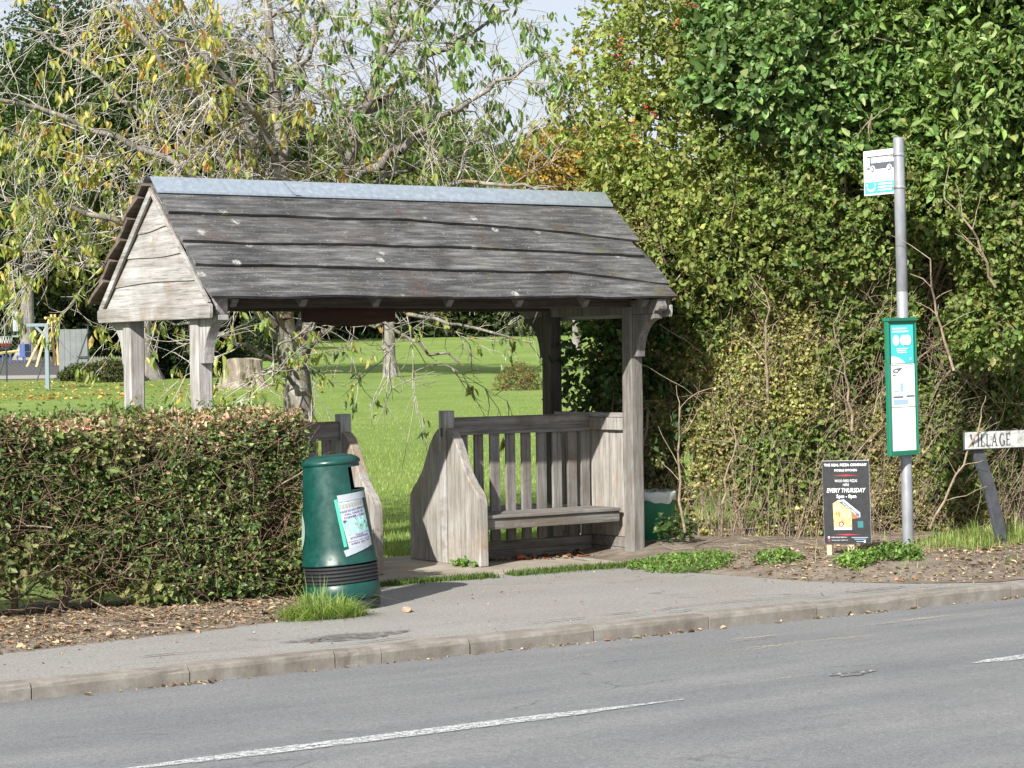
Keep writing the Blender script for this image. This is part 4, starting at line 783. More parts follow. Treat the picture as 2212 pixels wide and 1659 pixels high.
# ---- the cherry behind the shelter
CD = 20.6
cb = at(652, 1000, CD); CB = np.array([cb[0], cb[1], -.05])
ct = thing('cherry_tree', 'half-bare lichened cherry with drooping yellowing leaves behind the shelter roof', 'tree', tuple(CB)); 
def rel(p): return np.asarray(p)-CB
def pxs(lst): return [rel(at(a, b, CD+d)) for a, b, d in lst]
big = []; 
Q, R, _ = limb([np.array([0, 0, -.02]), rel(at(650, 960, CD)), rel(at(645, 860, CD)), rel(at(640, 800, CD))], .19, .125, big, 8); big[0] = (*big[0][:6], .24, .18)
LIMBS = [  # (points, r0, r1, leafiness, colour set)
 ([(640, 800, 0), (612, 700, -.1), (608, 560, -.2), (615, 400, -.2), (603, 250, -.1), (592, 110, 0), (583, -40, .1), (578, -200, .1)], .098, .020, .25, 0),
 ([(640, 800, 0), (668, 690, .1), (705, 540, .2), (738, 410, .2), (775, 270, .1), (805, 160, 0), (850, 40, -.1), (900, -120, -.1)], .098, .022, .75, 1),
 ([(612, 700, -.1), (585, 560, -.3), (555, 400, -.4), (480, 265, -.5), (360, 150, -.6), (250, 25, -.7), (180, -80, -.8)], .062, .014, .5, 2),
 ([(612, 690, -.1), (560, 540, -.5), (500, 430, -.7), (380, 350, -.9), (220, 285, -1.1), (60, 230, -1.3), (-80, 190, -1.4)], .052, .012, .8, 2),
 ([(620, 720, 0), (520, 610, -.6), (400, 545, -.9), (240, 470, -1.2), (100, 440, -1.4), (-60, 420, -1.6)], .045, .012, .9, 0),
 ([(625, 740, 0), (540, 660, .3), (430, 610, .4), (300, 590, .5), (120, 560, .5), (-40, 520, .5)], .040, .010, 1.0, 0),
 ([(608, 560, -.2), (560, 400, .4), (520, 200, .6), (470, 60, .7), (430, -80, .8)], .05, .013, .45, 2),
 ([(615, 420, -.2), (560, 250, -.8), (450, 130, -1.2), (330, 60, -1.4), (260, -40, -1.5)], .040, .011, .5, 2),
 ([(603, 260, -.1), (660, 150, -.3), (690, 40, -.4), (720, -60, -.5)], .036, .010, .15, 0),
 ([(738, 410, .2), (840, 330, -.2), (950, 250, -.4), (1060, 190, -.5), (1160, 130, -.5)], .05, .011, 1.3, 1),
 ([(775, 270, .1), (870, 170, .4), (980, 90, .5), (1100, 20, .5)], .04, .011, 1.5, 1),
 ([(705, 540, .2), (820, 430, -.4), (960, 400, -.6), (1080, 395, -.7), (1190, 405, -.8)], .040, .010, .25, 0),
 ([(720, 470, .2), (850, 370, .6), (1000, 330, .7), (1130, 300, .7)], .036, .010, .7, 1),
 ([(650, 770, 0), (720, 690, -.3), (810, 700, -.5), (900, 735, -.6), (1000, 790, -.6)], .030, .008, .3, 0),
 ([(668, 690, .1), (790, 660, -.2), (920, 680, -.3), (1060, 715, -.3), (1150, 740, -.3)], .028, .008, .35, 1),
 ([(640, 810, 0), (590, 770, -.3), (520, 745, -.6), (440, 700, -.8), (330, 690, -.9)], .030, .008, .6, 0),
 ([(640, 830, 0), (600, 800, -.5), (590, 760, -.7), (640, 720, -.9), (680, 690, -1.0)], .022, .007, .9, 0),
 ([(608, 600, -.2), (500, 520, .5), (380, 440, .8), (260, 350, 1.0), (130, 330, 1.2)], .038, .010, .7, 2),
 ([(555, 420, -.4), (440, 320, -.2), (300, 240, 0), (170, 130, .2), (60, 60, .2)], .034, .010, .6, 2),
 ([(805, 160, 0), (870, 80, -.3), (960, -20, -.5), (1040, -80, -.5)], .03, .010, 1.3, 1),
 ([(603, 300, -.1), (640, 200, .3), (650, 80, .5), (640, -40, .6)], .03, .009, .2, 0),
]
tw = []; LP = []; LC = []
for pts, r0, r1, lf, cs in LIMBS:
    Q, R, ln = limb(pxs(pts), r0, r1, big, 18, .025)
    nb = int(ln*(3.2 if pts[-1][1] > 650 else 5.2)); 
    for k in range(nb):
        t = .22+.78*(k+rng.uniform())/nb; i = min(16, int(t*17)); dl = unit(Q[i+1]-Q[i]); d = unit(dl*.55+perp(dl)*.85+UPV*.10)
        L1 = rng.uniform(.5, 1.35)*(1.15-.45*t); seg_to = big if R[i]*.42 > .012 else tw
        q1, _ = shoot(Q[i], d, L1, min(.012, R[i]*.36), seg_to, 7, .16, -.05, .4)
        for a in range(1, 8):
            for rep in range(2 if a > 1 else 1):
                if rng.uniform() < .25: continue
                dd = unit((q1[min(a+1, 7)]-q1[a-1])/L1*2.5+perp(dl)*.9); q2, de = shoot(q1[a], dd, rng.uniform(.22, .70), .0046, tw, 5, .13, -.09, .5)
                for b in (1, 2, 3, 4):
                    if rng.uniform() < .38: shoot(q2[b], unit(de+perp(de)*.75), rng.uniform(.10, .30),   .0030, tw, 3, .15, -.06, .6)
                if rng.uniform() < .42*lf:
                    LP.append(q2[-1]); LC.append(cs)
                    if rng.uniform() < .5: LP.append(q2[2]); LC.append(cs)
LP = np.array(LP); LC = np.array(LC)
PAL = [([(.29, .34, .08), (.21, .28, .07), (.38, .38, .11), (.44, .36, .09)], [3, 3, 2, 1]), ([(.15, .24, .065), (.21, .29, .09), (.10, .175, .05), (.28, .32, .12)], [3, 3, 2, 1]), ([(.39, .38, .09), (.30, .33, .08), (.48, .38, .09), (.52, .23, .08), (.19, .25, .06)], [4, 3, 2, .7, 2])]
parts = []
for cs in range(3):
    p = LP[LC == cs]; n = 7; k = len(p)*n; b = np.repeat(p, n, 0)+rng.normal(size=(k, 3))*.035; d = unit(np.stack([rng.normal(size=k)*.42, rng.normal(size=k)*.42, -np.ones(k)], 1)); N = unit(np.stack([rng.normal(size=k), rng.normal(size=k), .25*rng.normal(size=k)], 1)); s = rng.normal(1, .2, k).clip(.5, 1.5)
    parts.append((b, d, N, .088*s, .038*s, pick(k, *PAL[cs])))
leaves('leaves', *cat(parts), leafmat('cherry_leaf', .4, .42, .45), ct, fold=.28, curl=.10)
sticks('trunk', big, B_cherry, ct, 9)['label'] = 'grey lichened trunk dividing into rising limbs'
sticks('twigs', tw, B_twig, ct, 3)['kind'] = 'stuff'

# ---- trees across the green
def far_tree(name, label, base, H, crown_r, crown_z, cols, wts, n, leaf, trunk_r, seed, group=None, lobes=26, flare=1.6, squash=1.0, gap=.30, m=LEAF, parts=True):
    t = thing(name, label, 'tree', (base[0], base[1], base[2]), group=group); bl = []
    for k in range(lobes):
        d = rdir(1)[0]; d[2] = d[2]*.8+.12; u_ = rng.uniform(.35, .82); bl.append((np.array([0, 0, crown_z])+d*np.array([crown_r, crown_r, crown_r*squash])*u_, crown_r*rng.uniform(.26, .42)))
    ar = np.array([b[1]**2 for b in bl]); ch = rng.choice(len(bl), n, p=ar/ar.sum()); c = np.array([b[0] for b in bl])[ch]; r = np.array([b[1] for b in bl])[ch]; d = rdir(n)
    P = c+d*(r*(1-.35*rng.uniform(size=n)**2))[:, None]; f = 2.2/crown_r*3; k = (vnoise(P*f, seed)*.6+vnoise(P*f*2.7, seed+1)*.4) > gap+.03*rng.normal(size=n); P, d = P[k], d[k]; ch = ch[k]
    tint = rng.normal(1, .13, len(bl))[ch]
    a = sprig_leaves(P, unit(d+rng.normal(size=P.shape)*.6), 4, leaf*3, leaf, leaf*.62, cols, wts, .7, .45); a = list(a); a[5] = np.clip(a[5]*np.repeat(tint, 4)[:, None], .003, .9)
    leaves('crown', *a, m, t); sg = []
    Q, R, _ = limb([(0, 0, -.3), (0, 0, .25), (rng.normal()*.1, rng.normal()*.1, crown_z*.35), (rng.normal()*.3, rng.normal()*.3, crown_z)], trunk_r, trunk_r*.35, sg, 10); sg[0] = (*sg[0][:6], trunk_r*flare, trunk_r*1.05)
    for b in bl[:14]: limb([Q[5], (Q[6]+b[0])/2, b[0]], trunk_r*.35, trunk_r*.1, sg, 6)
    sticks('trunk', sg, B_far, t, 10); return t
def copy_tree(o, loc, rz, sc, label):
    c = o.copy(); col.objects.link(c); c.location = loc; c.rotation_euler = (0, 0, rz); c.scale = (sc, sc, sc); c['label'] = label
    for ch in o.children: q = ch.copy(); col.objects.link(q); q.parent = c
    return c
def spot(px, depth):                                                 # where a bearing meets the ground at that distance
    p = at(px, 780, depth); return (p[0], p[1], float(gh(p[0], p[1]))-.05)
OAK = [(.034, .066, .014), (.05, .086, .018), (.024, .048, .011), (.075, .105, .024)]
MID = [(.12, .16, .042), (.16, .20, .055), (.085, .125, .03), (.22, .22, .07)]
o1 = far_tree('oak_tree', 'dark green oak with a thick flaring grey trunk beside the playground', spot(312, 118), 17, 8.4, 12.2, OAK, [3, 3, 2, 1], 24000, .22, .52, 61, lobes=46, flare=2.4, squash=1.05, gap=.24)
o2 = copy_tree(o1, spot(60, 168), 2.2, 1.15, 'dark oak standing behind the playground and hoop')
o3 = copy_tree(o1, spot(-190, 200), 4.0, .95, 'dark oak at the near end of the playground')
f1 = far_tree('lime_tree', 'mid-green tree with a straight grey trunk standing alone on the lawn', spot(842, 117), 12, 5.6, 9.4, MID, [3, 3, 2, 1.5], 8000, .26, .33, 71, flare=1.3, gap=.30)
LBL = 'green tree in the belt of trees on the far side of the lawn'
f2 = far_tree('woodland_tree', LBL, spot(760, 235), 26, 9.0, 12.5, MID, [3, 3, 2, 1.5], 8500, .50, .5, 81, 'trees in the far belt', lobes=30, squash=1.25, gap=.25)
f3 = far_tree('woodland_tree', LBL, spot(1010, 250), 24, 8.4, 11.0, [(.13, .165, .05), (.175, .20, .06), (.095, .13, .035), (.24, .22, .075)], [3, 3, 2, 1], 8500, .48, .5, 91, 'trees in the far belt', lobes=30, squash=1.2, gap=.25)
for px, d, s, k in ((560, 225, 1.15, 0), (650, 260, 1.25, 1), (890, 240, 1.0, 1), (1120, 245, .9, 0), (1250, 255, .95, 1), (460, 210, 1.0, 1), (330, 220, 1.05, 0), (150, 215, 1.0, 1), (-30, 220, 1.05, 0), (1370, 240, .9, 0), (1500, 250, 1.0, 1), (1640, 245, 1.0, 0), (1780, 250, 1.0, 1), (1920, 245, 1.0, 0), (2060, 250, 1.0, 1), (2200, 245, 1.0, 0), (-180, 225, 1.1, 1), (830, 300, 1.35, 0), (1090, 310, 1.2, 1)):
    copy_tree((f2, f3)[k], spot(px, d), rng.uniform(0, 6), s, LBL)
far_tree('autumn_tree', 'orange-leaved autumn tree above the right end of the zinc ridge', spot(1245, 170), 17, 4.8, 12.8, [(.42, .26, .05), (.34, .22, .045), (.46, .33, .08), (.22, .21, .055)], [3, 3, 2, 1], 5500, .30, .3, 101, lobes=20, gap=.28)
bush_pal = [(.06, .085, .025), (.09, .11, .035), (.04, .06, .018), (.14, .10, .05)]
def shrub(label, px, d, r, h, n=1600, cols=bush_pal, leaf=.12, name='shrub'):
    p = spot(px, d); t = thing(name, label, 'shrub', p); P = rdir(n); P[:, 2] = abs(P[:, 2]); rr = 1-.5*rng.uniform(size=n)**2; P = P*rr[:, None]*np.array([r, r, h])*(1+.35*(vnoise(P*2.5+px, 5)-.5))[:, None]
    leaves('foliage', *sprig_leaves(P, unit(P+rng.normal(size=P.shape)*.5), 5, leaf*2.2, leaf, leaf*.6, cols, [3, 2, 2, 1]), LEAF, t)
    sg = []
    for k in range(7): shoot((0, 0, -.1), unit(np.array([rng.normal()*.6, rng.normal()*.6, 1])), h*.9, .035, sg, 5, .15, 0)
    sticks('stems', sg, B_brown, t, 4); return t
shrub('dark holly bush standing close to the right of the thick oak trunk', 375, 121, 1.5, 3.1, 3200, [(.016, .032, .010), (.028, .05, .016), (.012, .022, .008), (.04, .06, .02)], .14)
shrub('second dark evergreen bush between the holly and the tree stump', 450, 128, 1.9, 3.4, 3200, [(.02, .04, .012), (.035, .06, .02), (.014, .028, .010), (.05, .07, .025)], .14)
shrub('brownish low scrub in front of the picket fence', 235, 116, 1.5, .95, 2200); shrub('low brambly scrub at the corner of the playground fence', 180, 118, 1.1, .75, 1600)
shrub('low scrub at the foot of the thick oak trunk', 345, 124, 1.6, 1.0, 1600); shrub('small autumn-tinted shrub out on the far lawn', 1120, 92, .95, 1.05, 800, [(.14, .16, .05), (.20, .19, .06), (.10, .12, .04), (.32, .10, .05)], .07)
shrub('dark shrub at the far edge of the lawn behind the tree stump', 560, 160, 2.6, 2.8, 2600, [(.03, .05, .016), (.05, .075, .024), (.02, .034, .012), (.07, .09, .03)], .16)
# the hedgerows closing the far side of the lawn and the back of the playground
for lb_, pa_, pb_, dm_, hh_, n, lf_ in (('long dark hedgerow along the far edge of the lawn under the trees', 380, 1560, 229, 3.2, 9000, .55), ('dark hedgerow closing off the back of the playground', -260, 330, 178, 3.4, 5200, .40)):
    hw_ = thing('field_hedgerow', lb_, 'hedge'); px_ = rng.uniform(pa_, pb_, n); dd_ = dm_+rng.normal(size=n)*1.2
    P = np.array([at(a_, 780, b_) for a_, b_ in zip(px_, dd_)]); hgt = hh_+3.0*vnoise(np.stack([px_*.02, px_*0, px_*0], 1), 6); P[:, 2] = gh(P[:, 0], P[:, 1])+rng.uniform(size=n)**.7*hgt
    leaves('foliage', *sprig_leaves(P, unit(rng.normal(size=P.shape)+np.array([-.4, -.6, .4])), 4, lf_*2.2, lf_, lf_*.65, [(.04, .065, .02), (.06, .085, .026), (.03, .045, .015), (.09, .10, .035)], [3, 3, 2, 1]), LEAF, hw_)
# stump
p = spot(525, 104); st = thing('tree_stump', 'large pale cut tree stump on the far lawn', 'stump', (p[0], p[1], p[2]))
n = 40; V = []; zz = [0, .12, .35, .8, 1.32]; rr = [1.36, 1.14, 1.0, .90, .86]
for z, r in zip(zz, rr):
    for j in range(n): a = 2*math.pi*j/n; V.append((r*(1+.09*math.sin(5*a+.6)*(1.4-z)+.05*math.sin(11*a+1)+.02*rng.normal())*math.cos(a), r*(1+.09*math.sin(5*a+.6)*(1.4-z)+.05*math.sin(11*a+1))*math.sin(a), z+(.06*math.sin(2*a) if z > 1.3 else 0)))
sb = build('stump_bole', MB().add(V, [(i*n+j, i*n+(j+1) % n, (i+1)*n+(j+1) % n, (i+1)*n+j) for i in range(4) for j in range(n)]), B_stump, st)
build('cut_face', MB().add(V[4*n:]+[(0, 0, 1.33)], [(j, (j+1) % n, n) for j in range(n)]), mat('sawn_wood', (.34, .275, .20), .9), st)

# ------------------------------------------------------------------ basketball post, playground and fences beyond the hedge
p = spot(102, 104); hp = thing('basketball_hoop', 'galvanised basketball post with backboard, hoop and net on the lawn', 'basketball hoop', (p[0], p[1], p[2]), (0, 0, -YAW))
M_galv = mat('galvanised_steel', (.20, .245, .275), .6, .3); S = 104/FPX
build('upright', MB().box((-.09, -.09, 0), (.09, .09, 146*S), .01), M_galv, hp); build('arm', MB().box((-1.15, -.07, 139*S), (-.092, .07, 146*S), .01), M_galv, hp)
build('arm_brace', MB().sweep([(-.09, 0, 120*S), (-.50, 0, 139*S)], .10, .12, (0, 1, 0), .01), M_galv, hp)
bb = build('backboard', MB().box((-1.42, -.6, 129*S), (-1.18, .6, 172*S), .02), mat('clear_backboard', (.34, .37, .38), .3), hp); build('target_square', MB().box((-1.45, -.2, 140*S), (-1.43, .2, 158*S), .0), M_red, bb)
n = 20; build('rim', MB().tube([(-1.87+.30*math.cos(t), .30*math.sin(t), 118*S) for t in np.linspace(0, 2*math.pi, n)], .022, 6, False), M_clip, hp)
build('rim_bracket', MB().box((-1.58, -.06, 117*S), (-1.3, .06, 121*S), .01), M_galv, hp); build('bracket_post', MB().box((-1.36, -.06, 120*S), (-1.26, .06, 130*S), .01), M_galv, hp)
for k, (z0, z1, mm) in enumerate(((118, 104, M_white), (104, 98, M_red), (98, 91, M_inkgrey))):
    mb = MB()
    for j in range(14):
        for sg_ in (-1, 1):
            a0, a1 = 2*math.pi*j/14, 2*math.pi*(j+sg_*.5)/14; ra, rb = .30-.13*(118-z0)/27, .30-.13*(118-z1)/27
            mb.tube([(-1.87+ra*math.cos(a0), ra*math.sin(a0), z0*S), (-1.87+rb*math.cos(a1), rb*math.sin(a1), z1*S)], .014, 3, False)
    build('net', mb, mm, hp)
M_pole = mat('yellow_pine_pole', (.66, .47, .20), .7); DA = 150; S = DA/FPX
p = spot(100, DA); sw = thing('timber_swing_frame', 'yellow pine A-frame playground frame with raking poles', 'playground frame', p, (0, 0, -YAW))
for a, b, d in (((78, 802), (108, 700), .0), ((87, 808), (112, 705), -1.6), ((111, 806), (110, 690), 1.2), ((119, 806), (118, 690), 1.2), ((60, 806), (104, 715), -.8)):
    build('pole', MB().tube([((a[0]-100)*S, d, (806-a[1])*S-.1), ((b[0]-100)*S, d*.3, (806-b[1])*S)], .085, 8), M_pole, sw)
build('cross_beam', MB().tube([(8*S, -1.3, 108*S), (14*S, 2.0, 108*S)], .085, 8), M_pole, sw)
M_blue = mat('blue_play_paint', (.05, .09, .26), .6)
p = spot(15, 158); pf = thing('play_platform', 'blue climbing platform with timber bridge rails in the playground', 'playground frame', p, (0, 0, -YAW)); S = 158/FPX
build('panel', MB().box((28*S, -.1, 18*S), (40*S, 1.4, 46*S), .02), M_blue, pf)
for x, y in ((25, -.3), (41, -.3), (25, 1.5), (41, 1.5)): build('leg', MB().tube([(x*S, y, -.1), (x*S, y, (50 if y > 0 else 22)*S)], .05, 6), M_blue, pf)
build('deck', MB().box((22*S, -.4, 17*S), (44*S, 1.6, 20*S), .02), M_blue, pf)
for y in (-.2, 1.2): build('bridge_rail', MB().tube([(-60*S, y, 20*S), (-20*S, y, 27*S), (24*S, y, 31*S)], .07, 6), M_pole, pf)
for k in range(5): build('bridge_post', MB().tube([((-55+16*k)*S, -.2, -.1), ((-55+16*k)*S, -.2, 24*S)], .06, 6), M_blue, pf)
p = spot(40, 150); mb = MB(); e = spot(40, 160)
def ground_strip(name, pts, m, dz): return kind(build(name, MB().add([(a[0], a[1], a[2]+.05+dz) for a in pts], [tuple(range(len(pts)))]), m), 'structure')
ground_strip('play_surface', [spot(-220, 131), spot(130, 131), spot(150, 175), spot(-220, 175)], mat('dark_rubber_chips', (.06, .055, .055), .95), .06)
ground_strip('gravel_path', [spot(-220, 122), spot(128, 122), spot(130, 131), spot(-220, 131)], mat('pale_gravel', (.30, .27, .24), .95), .05)
M_wire = mat('dark_fence_steel', (.03, .045, .04), .6); p = spot(14, 118)
cf = thing('chain_link_fence', 'chain-link fence with dark posts in front of the playground', 'fence', p, (0, 0, -YAW)); S = 118/FPX; mb = MB()
for k in range(-9, 4):
    if k % 4 == 0: build('fence_post', MB().tube([(k*2.0+.0, 0, -.1), (k*2.0, 0, 3.1)], .045, 6), M_wire, cf)
for z in (.15, 1.6, 3.0): mb.tube([(-20, 0, z), (2.6, 0, z)], .012, 4, False)
for k in range(200):
    x = -20+k*.22
    for s in (-1, 1):
        x0, x1 = x, x+s*3.0
        if min(x0, x1) > -20 and max(x0, x1) < 2.6: mb.tube([(x0, 0, .1), (x1, 0, 3.1)], .004, 3, False)
build('wire_mesh', mb, mat('fence_wire', (.16, .18, .17), .6, .4), cf)['kind'] = 'stuff'
build('raking_strut', MB().tube([(1.45, .2, -.1), (2.6, .05, 3.0)], .035, 5), M_wire, cf)
build('raking_strut', MB().tube([(-.6, .2, -.1), (.3, .05, 2.5)], .035, 5), M_wire, cf)
M_wall = mat('pale_panel', rough=.7); g = G(M_wall); g.out(g.ramp(g.noise(g.coord(), 1.4, 6, .7), [(.3, (.16, .172, .18)), (.6, (.22, .235, .245)), (.8, (.28, .29, .30))]))
p = spot(128, 126); rb = thing('rebound_wall', 'pale grey panelled rebound wall at the end of the playground', 'wall', p, (0, 0, -YAW+.25)); S = 126/FPX
for k in range(5): build('panel', MB().box((k*12.2*S, 0, -.1), ((k*12.2+12.0)*S, .10, (106+rng.uniform(-.3, .3))*S), .012), M_wall, rb)
build('end_post', MB().tube([(62*S, -.1, -.1), (62*S, -.1, 112*S)], .05, 6), M_wire, rb); build('raking_strut', MB().tube([(22*S, -1.0, -.1), (61*S, -.15, 98*S)], .04, 5), M_wire, rb); build('lower_rail', MB().tube([(38*S, -.1, 46*S), (62*S, -.1, 46*S)], .03, 5), M_wire, rb)
M_picket = wood('picket_wood', 2, GREY); p = spot(192, 130); pk = thing('picket_fence', 'weathered wooden picket fence between playground wall and thick oak', 'fence', p, (0, 0, -YAW)); S = 130/FPX
for z in (.28, .85): build('rail', MB().box((-.1, .03, z), (3.2, .06, z+.09), .004), M_picket, pk)
for k in range(20):
    x = .02+k*.158; build('picket', MB().prism([(x-.045, .0), (x+.045, .0), (x+.045, 1.08), (x, 1.17), (x-.045, 1.08)], lambda a, b, t: (a, t, b), 0, .025), M_picket, pk)

# ------------------------------------------------------------------ grass, weeds and litter
def blades(name, P, h, w, cols, wts, m=BLADE, lean=.45, parent=None, hk=1.0, az=None):
    n = len(P); az = rng.uniform(0, 2*math.pi, n) if az is None else az; d = np.stack([np.cos(az), np.sin(az), np.zeros(n)], 1); s = np.stack([-np.sin(az), np.cos(az), np.zeros(n)], 1); ln = np.abs(rng.normal(size=n))*lean
    H = (h*hk*rng.normal(1, .30, n).clip(.3, 1.9))[:, None]; w = np.full((n, 1), w); mid = P+UPV*H*.6+d*H*(ln*.35)[:, None]; tip = P+UPV*H*(1-.40*ln.clip(0, 2.0))[:, None]+d*H*ln[:, None]
    V = np.stack([P-s*w/2, P+s*w/2, mid+s*w*.4, tip, mid-s*w*.4], 1).reshape(-1, 3); b = (np.arange(n)*5)[:, None]; C = np.repeat(pick(n, cols, wts), 5, 0)
    F = np.concatenate([b+np.array([0, 1, 2]), b+np.array([0, 2, 4]), b+np.array([4, 2, 3])], 1).reshape(-1, 3); o = npmesh(name, V, F, m, parent, C); o['kind'] = 'stuff'; return o
GR = [(.23, .31, .075), (.29, .37, .105), (.18, .255, .058), (.37, .42, .17)]
n = 190000; D = 15.2+80*rng.uniform(size=n)**2.9; Lt = rng.uniform(-.135, .135, n)*D*1.04-.02*D; X = CAM[0]+D*FH[0]+Lt*RH[0]; Y = CAM[1]+D*FH[1]+Lt*RH[1]; k = (Y > 1.36) | ((X < -.2) & (Y > -.3)) | ((X > 4.3) & (Y > .8)); X, Y = X[k], Y[k]
o = blades('lawn_grass', np.stack([X, Y, gh(X, Y)-.005], 1), .055, .006, GR, [3, 3, 2, 1]); o['label'] = 'short mown grass of the lawn behind the shelter'; o['category'] = 'grass'
def weed(label, c, rx, ry, n, leaf, cols, h=.05, name='weed_patch', cat_='weeds', zf=bank):
    t = thing(name, label, cat_, (c[0], c[1], 0)); a = rng.uniform(0, 2*math.pi, n); r = np.sqrt(rng.uniform(size=n)); x = c[0]+rx*r*np.cos(a); y = c[1]+ry*r*np.sin(a); z = zf(x, y)+h*rng.uniform(.1, 1, n)*(1-.6*r*r)
    P = np.stack([x-c[0], y-c[1], z], 1); D = unit(np.stack([rng.normal(size=n), rng.normal(size=n), .5+.4*rng.normal(size=n)], 1)); leaves('foliage', *sprig_leaves(P, D, 4, leaf*1.5, leaf, leaf*.75, cols, [1]*len(cols), .8, 1.2), LEAF, t); return t
WD = [(.13, .24, .045), (.17, .29, .06), (.10, .19, .035), (.22, .30, .09)]
weed('bright green chickweed patch at the foot of the shelter post', (3.62, -.96), .40, .46, 900, .019, WD, .055)
weed('small green weed patch in front of the hedge stems', (4.02, -1.62), .16, .2, 160, .022, WD, .07); weed('leafy weed clump in front of the advertising board', (4.18, -2.32), .16, .16, 200, .024, WD, .08)
weed('ragged weed clump on the bank near the kerb, below the bus stop', (4.50, -2.42), .19, .16, 200, .026, [(.08, .16, .03), (.12, .21, .045), (.16, .24, .06)], .11)
weed('low weeds at the foot of the slatted bench end', (2.42, .22), .12, .12, 60, .03, WD, .05, zf=lambda x, y: x*0+.018)
weed('bramble leaves at the foot of the post beside the green drum', (4.22, -.12), .14, .16, 60, .04, [(.06, .11, .03), (.09, .14, .04), (.05, .09, .03)], .28)
def tuft(label, c, rx, ry, n, h, cols, zf, lean=.55, w=.006):
    a = rng.uniform(0, 2*math.pi, n); r = np.sqrt(rng.uniform(size=n)); x = rx*r*np.cos(a); y = ry*r*np.sin(a); z = zf(x+c[0], y+c[1]); t = thing('grass_tuft', label, 'grass', (c[0], c[1], 0)); blades('blades', np.stack([x, y, z], 1), h, w, cols, [1]*len(cols), BLADE, lean, t, (1.15-.75*r*r)*(.5+1.0*vnoise(np.stack([x*9, y*9, x*0], 1), 3)), np.arctan2(y/ry, x/rx)+rng.normal(size=n)*.9); return t
LG = [(.22, .33, .07), (.29, .40, .10), (.16, .26, .05), (.40, .45, .19)]
tuft('long bright grass tuft growing against the leaning green bin', (-.16, -2.0), .31, .12, 1200, .22, LG, lambda x, y: bankL(x, y), 1.15, .005)
tuft('rough grass growing around the leaning street sign post', (6.3, -1.9), .75, .50, 2000, .15, LG+[(.34, .30, .16)], bank, .9, .005); tuft('thin grass tuft on the soil between bus stop and sign', (5.5, -2.0), .4, .3, 500, .11, LG, bank, .5, .005)
n = 5200; x = rng.uniform(.8, 3.6, n); y = -.52+rng.normal(size=n)*.045*(.5+.3*x)+.02*np.sin(x*5); o = blades('moss_and_grass_seam', np.stack([x, y, x*0+.004], 1)[vnoise(np.stack([x*4, y*0, y*0], 1), 4) > .12], .036, .006, [(.09, .15, .03), (.13, .20, .045), (.07, .11, .03)], [1, 1, 1]); o['label'] = 'thin line of grass and moss along the concrete floor edge'; o['category'] = 'grass'
n = 500; x = rng.uniform(4.0, 9, n); y = rng.uniform(-2.8, -1.0, n); o = blades('bank_grass', np.stack([x, y, bank(x, y)], 1), .07, .005, LG+[(.36, .29, .16)], [1, 1, 1, 1, 2]); o['label'] = 'scattered thin grass on the soil bank'; o['category'] = 'grass'
def litter(name, label, x, y, z, size, cols, wts, m=DRY):
    n = len(x); P = np.stack([x, y, z+.006], 1); az = rng.uniform(0, 6.3, n); D = np.stack([np.cos(az), np.sin(az), rng.normal(size=n)*.25], 1); N = unit(UPV+rng.normal(size=(n, 3))*.45); s = size*np.exp(rng.normal(0, .5, n)).clip(.3, 2.4)
    o = leaves(name, P, D, N, s, s*np.where(rng.uniform(size=n) < .5, rng.uniform(.08, .2, n), rng.uniform(.3, .75, n)), pick(n, cols, wts, .3), m, None, fold=.35, curl=.2); o['label'] = label; o['category'] = 'dead leaves'; return o
LT = [(.24, .165, .11), (.33, .245, .165), (.16, .105, .07), (.45, .36, .26), (.36, .17, .08)]
n = 12000; x = rng.uniform(-3.6, .35, n); t = rng.uniform(size=n)**.8; y = pave_back(x)+.02+t*(-.7-pave_back(x)); litter('dead_leaf_litter', 'brown dead leaves and clippings under the clipped hedge', x, y, bankL(x, y), .024, LT+[(.46, .37, .24)], [3, 3, 3, 2, .3, 1.5])
n = 9000; x = rng.uniform(3.6, 9.5, n); t = rng.uniform(size=n); y = np.maximum(pave_back(x)+.05+t*1.9, pave_back(x)+.05); k = (y < hr_front(x)+.6); x, y = x[k], y[k]; k = vnoise(np.stack([x*2, y*2, x*0], 1), 77)+.25*(y > hr_front(x)-.3) > .45; x, y = x[k], y[k]; litter('bank_leaf_litter', 'dead leaves and twigs on the soil under the tall hedge', x, y, bank(x, y), .026, LT+[(.14, .2, .05), (.46, .37, .24)], [3, 3, 3, 2, .3, .6, 2])
n = 320; x = rng.uniform(2.6, 3.85, n); y = .50-.42*rng.uniform(size=n)**2*(.3+.7*(x-2.6)/1.25); litter('bench_leaf_litter', 'rusty dead leaves blown under the slatted bench', x, y, x*0+.018, .04, LT+[(.40, .12, .05)], [3, 2, 3, 1, 1, 1.5])
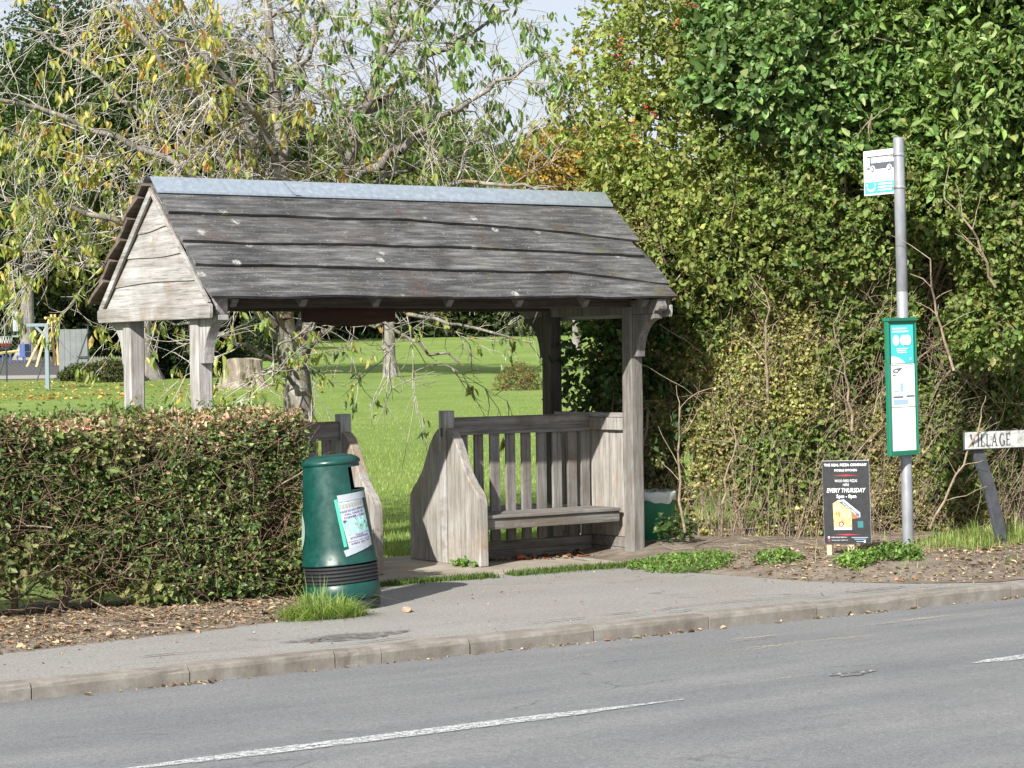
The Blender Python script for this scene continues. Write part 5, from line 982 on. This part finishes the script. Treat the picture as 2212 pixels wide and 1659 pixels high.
n = 420; x = np.concatenate([rng.normal(c, s, n//6) for c, s in ((-1.9, .10), (.55, .35), (1.4, .25), (3.0, .35), (4.6, .4), (-.6, .8))]); y = KY-.012-abs(rng.normal(size=len(x)))*.025; litter('gutter_leaf_litter', 'leaf crumbs and grit lying in the gutter along the kerb', x, y, x*0+ZR, .024, LT+[(.42, .36, .27)], [2, 3, 2, 2, .6, 2])
n = 2600; D = rng.uniform(86, 116, n); pxx = rng.uniform(-60, 700, n)**1.0; P_ = np.array([at(a_, 780, b_) for a_, b_ in zip(pxx, D)]); x, y = P_[:, 0], P_[:, 1]; k = rng.uniform(size=n) < np.clip(1.1-pxx/620, .05, 1); x, y = x[k], y[k]; litter('fallen_autumn_leaves', 'yellow and orange fallen leaves on the lawn around the thick oak', x, y, gh(x, y)+.02, .11, [(.50, .33, .08), (.42, .22, .06), (.55, .45, .16), (.30, .18, .08)], [3, 2, 2, 2])
n = 260; x = rng.uniform(-3, 4.5, n); y = KY+.2+rng.uniform(size=n)*(pave_back(x)-KY-.2); litter('pavement_crumbs', 'tiny leaf crumbs and grit scattered over the pavement', x, y, x*0+.002, .014, LT+[(.5, .45, .38)], [2, 2, 3, 1, .4, 2])
sg = []
for k in range(2600):
    if k % 2: x = rng.uniform(-3.4, .3); y = rng.uniform(-2.1, -.9); z = float(bankL(np.array([x]), np.array([y]))[0])
    else: x = rng.uniform(3.9, 9); y = rng.uniform(-2.4, -.3); z = float(bank(np.array([x]), np.array([y]))[0])
    if y < pave_back(x)+.05: continue
    a = rng.uniform(0, 6.3); shoot((x, y, z+.006), (math.cos(a), math.sin(a), .04), rng.uniform(.05, .22), rng.uniform(.0012, .003), sg, 3, .12, 0)
o = sticks('fallen_twigs', sg, B_tan); o['kind'] = 'stuff'; o['label'] = 'thin fallen twigs lying on the bare soil'; o['category'] = 'twigs'
b = bmesh.new(); bmesh.ops.create_icosphere(b, subdivisions=2, radius=.034)
for v in b.verts: v.co = v.co*(1+.18*rng.normal()); v.co.z *= .62
o = build('loose_stone', MB().bm(b), mat('brown_stone', (.34, .24, .16), .9)); o.location = (.43, -2.06, .016); tag(o, 'small brown stone lying loose on the pavement near the bin', 'stone')
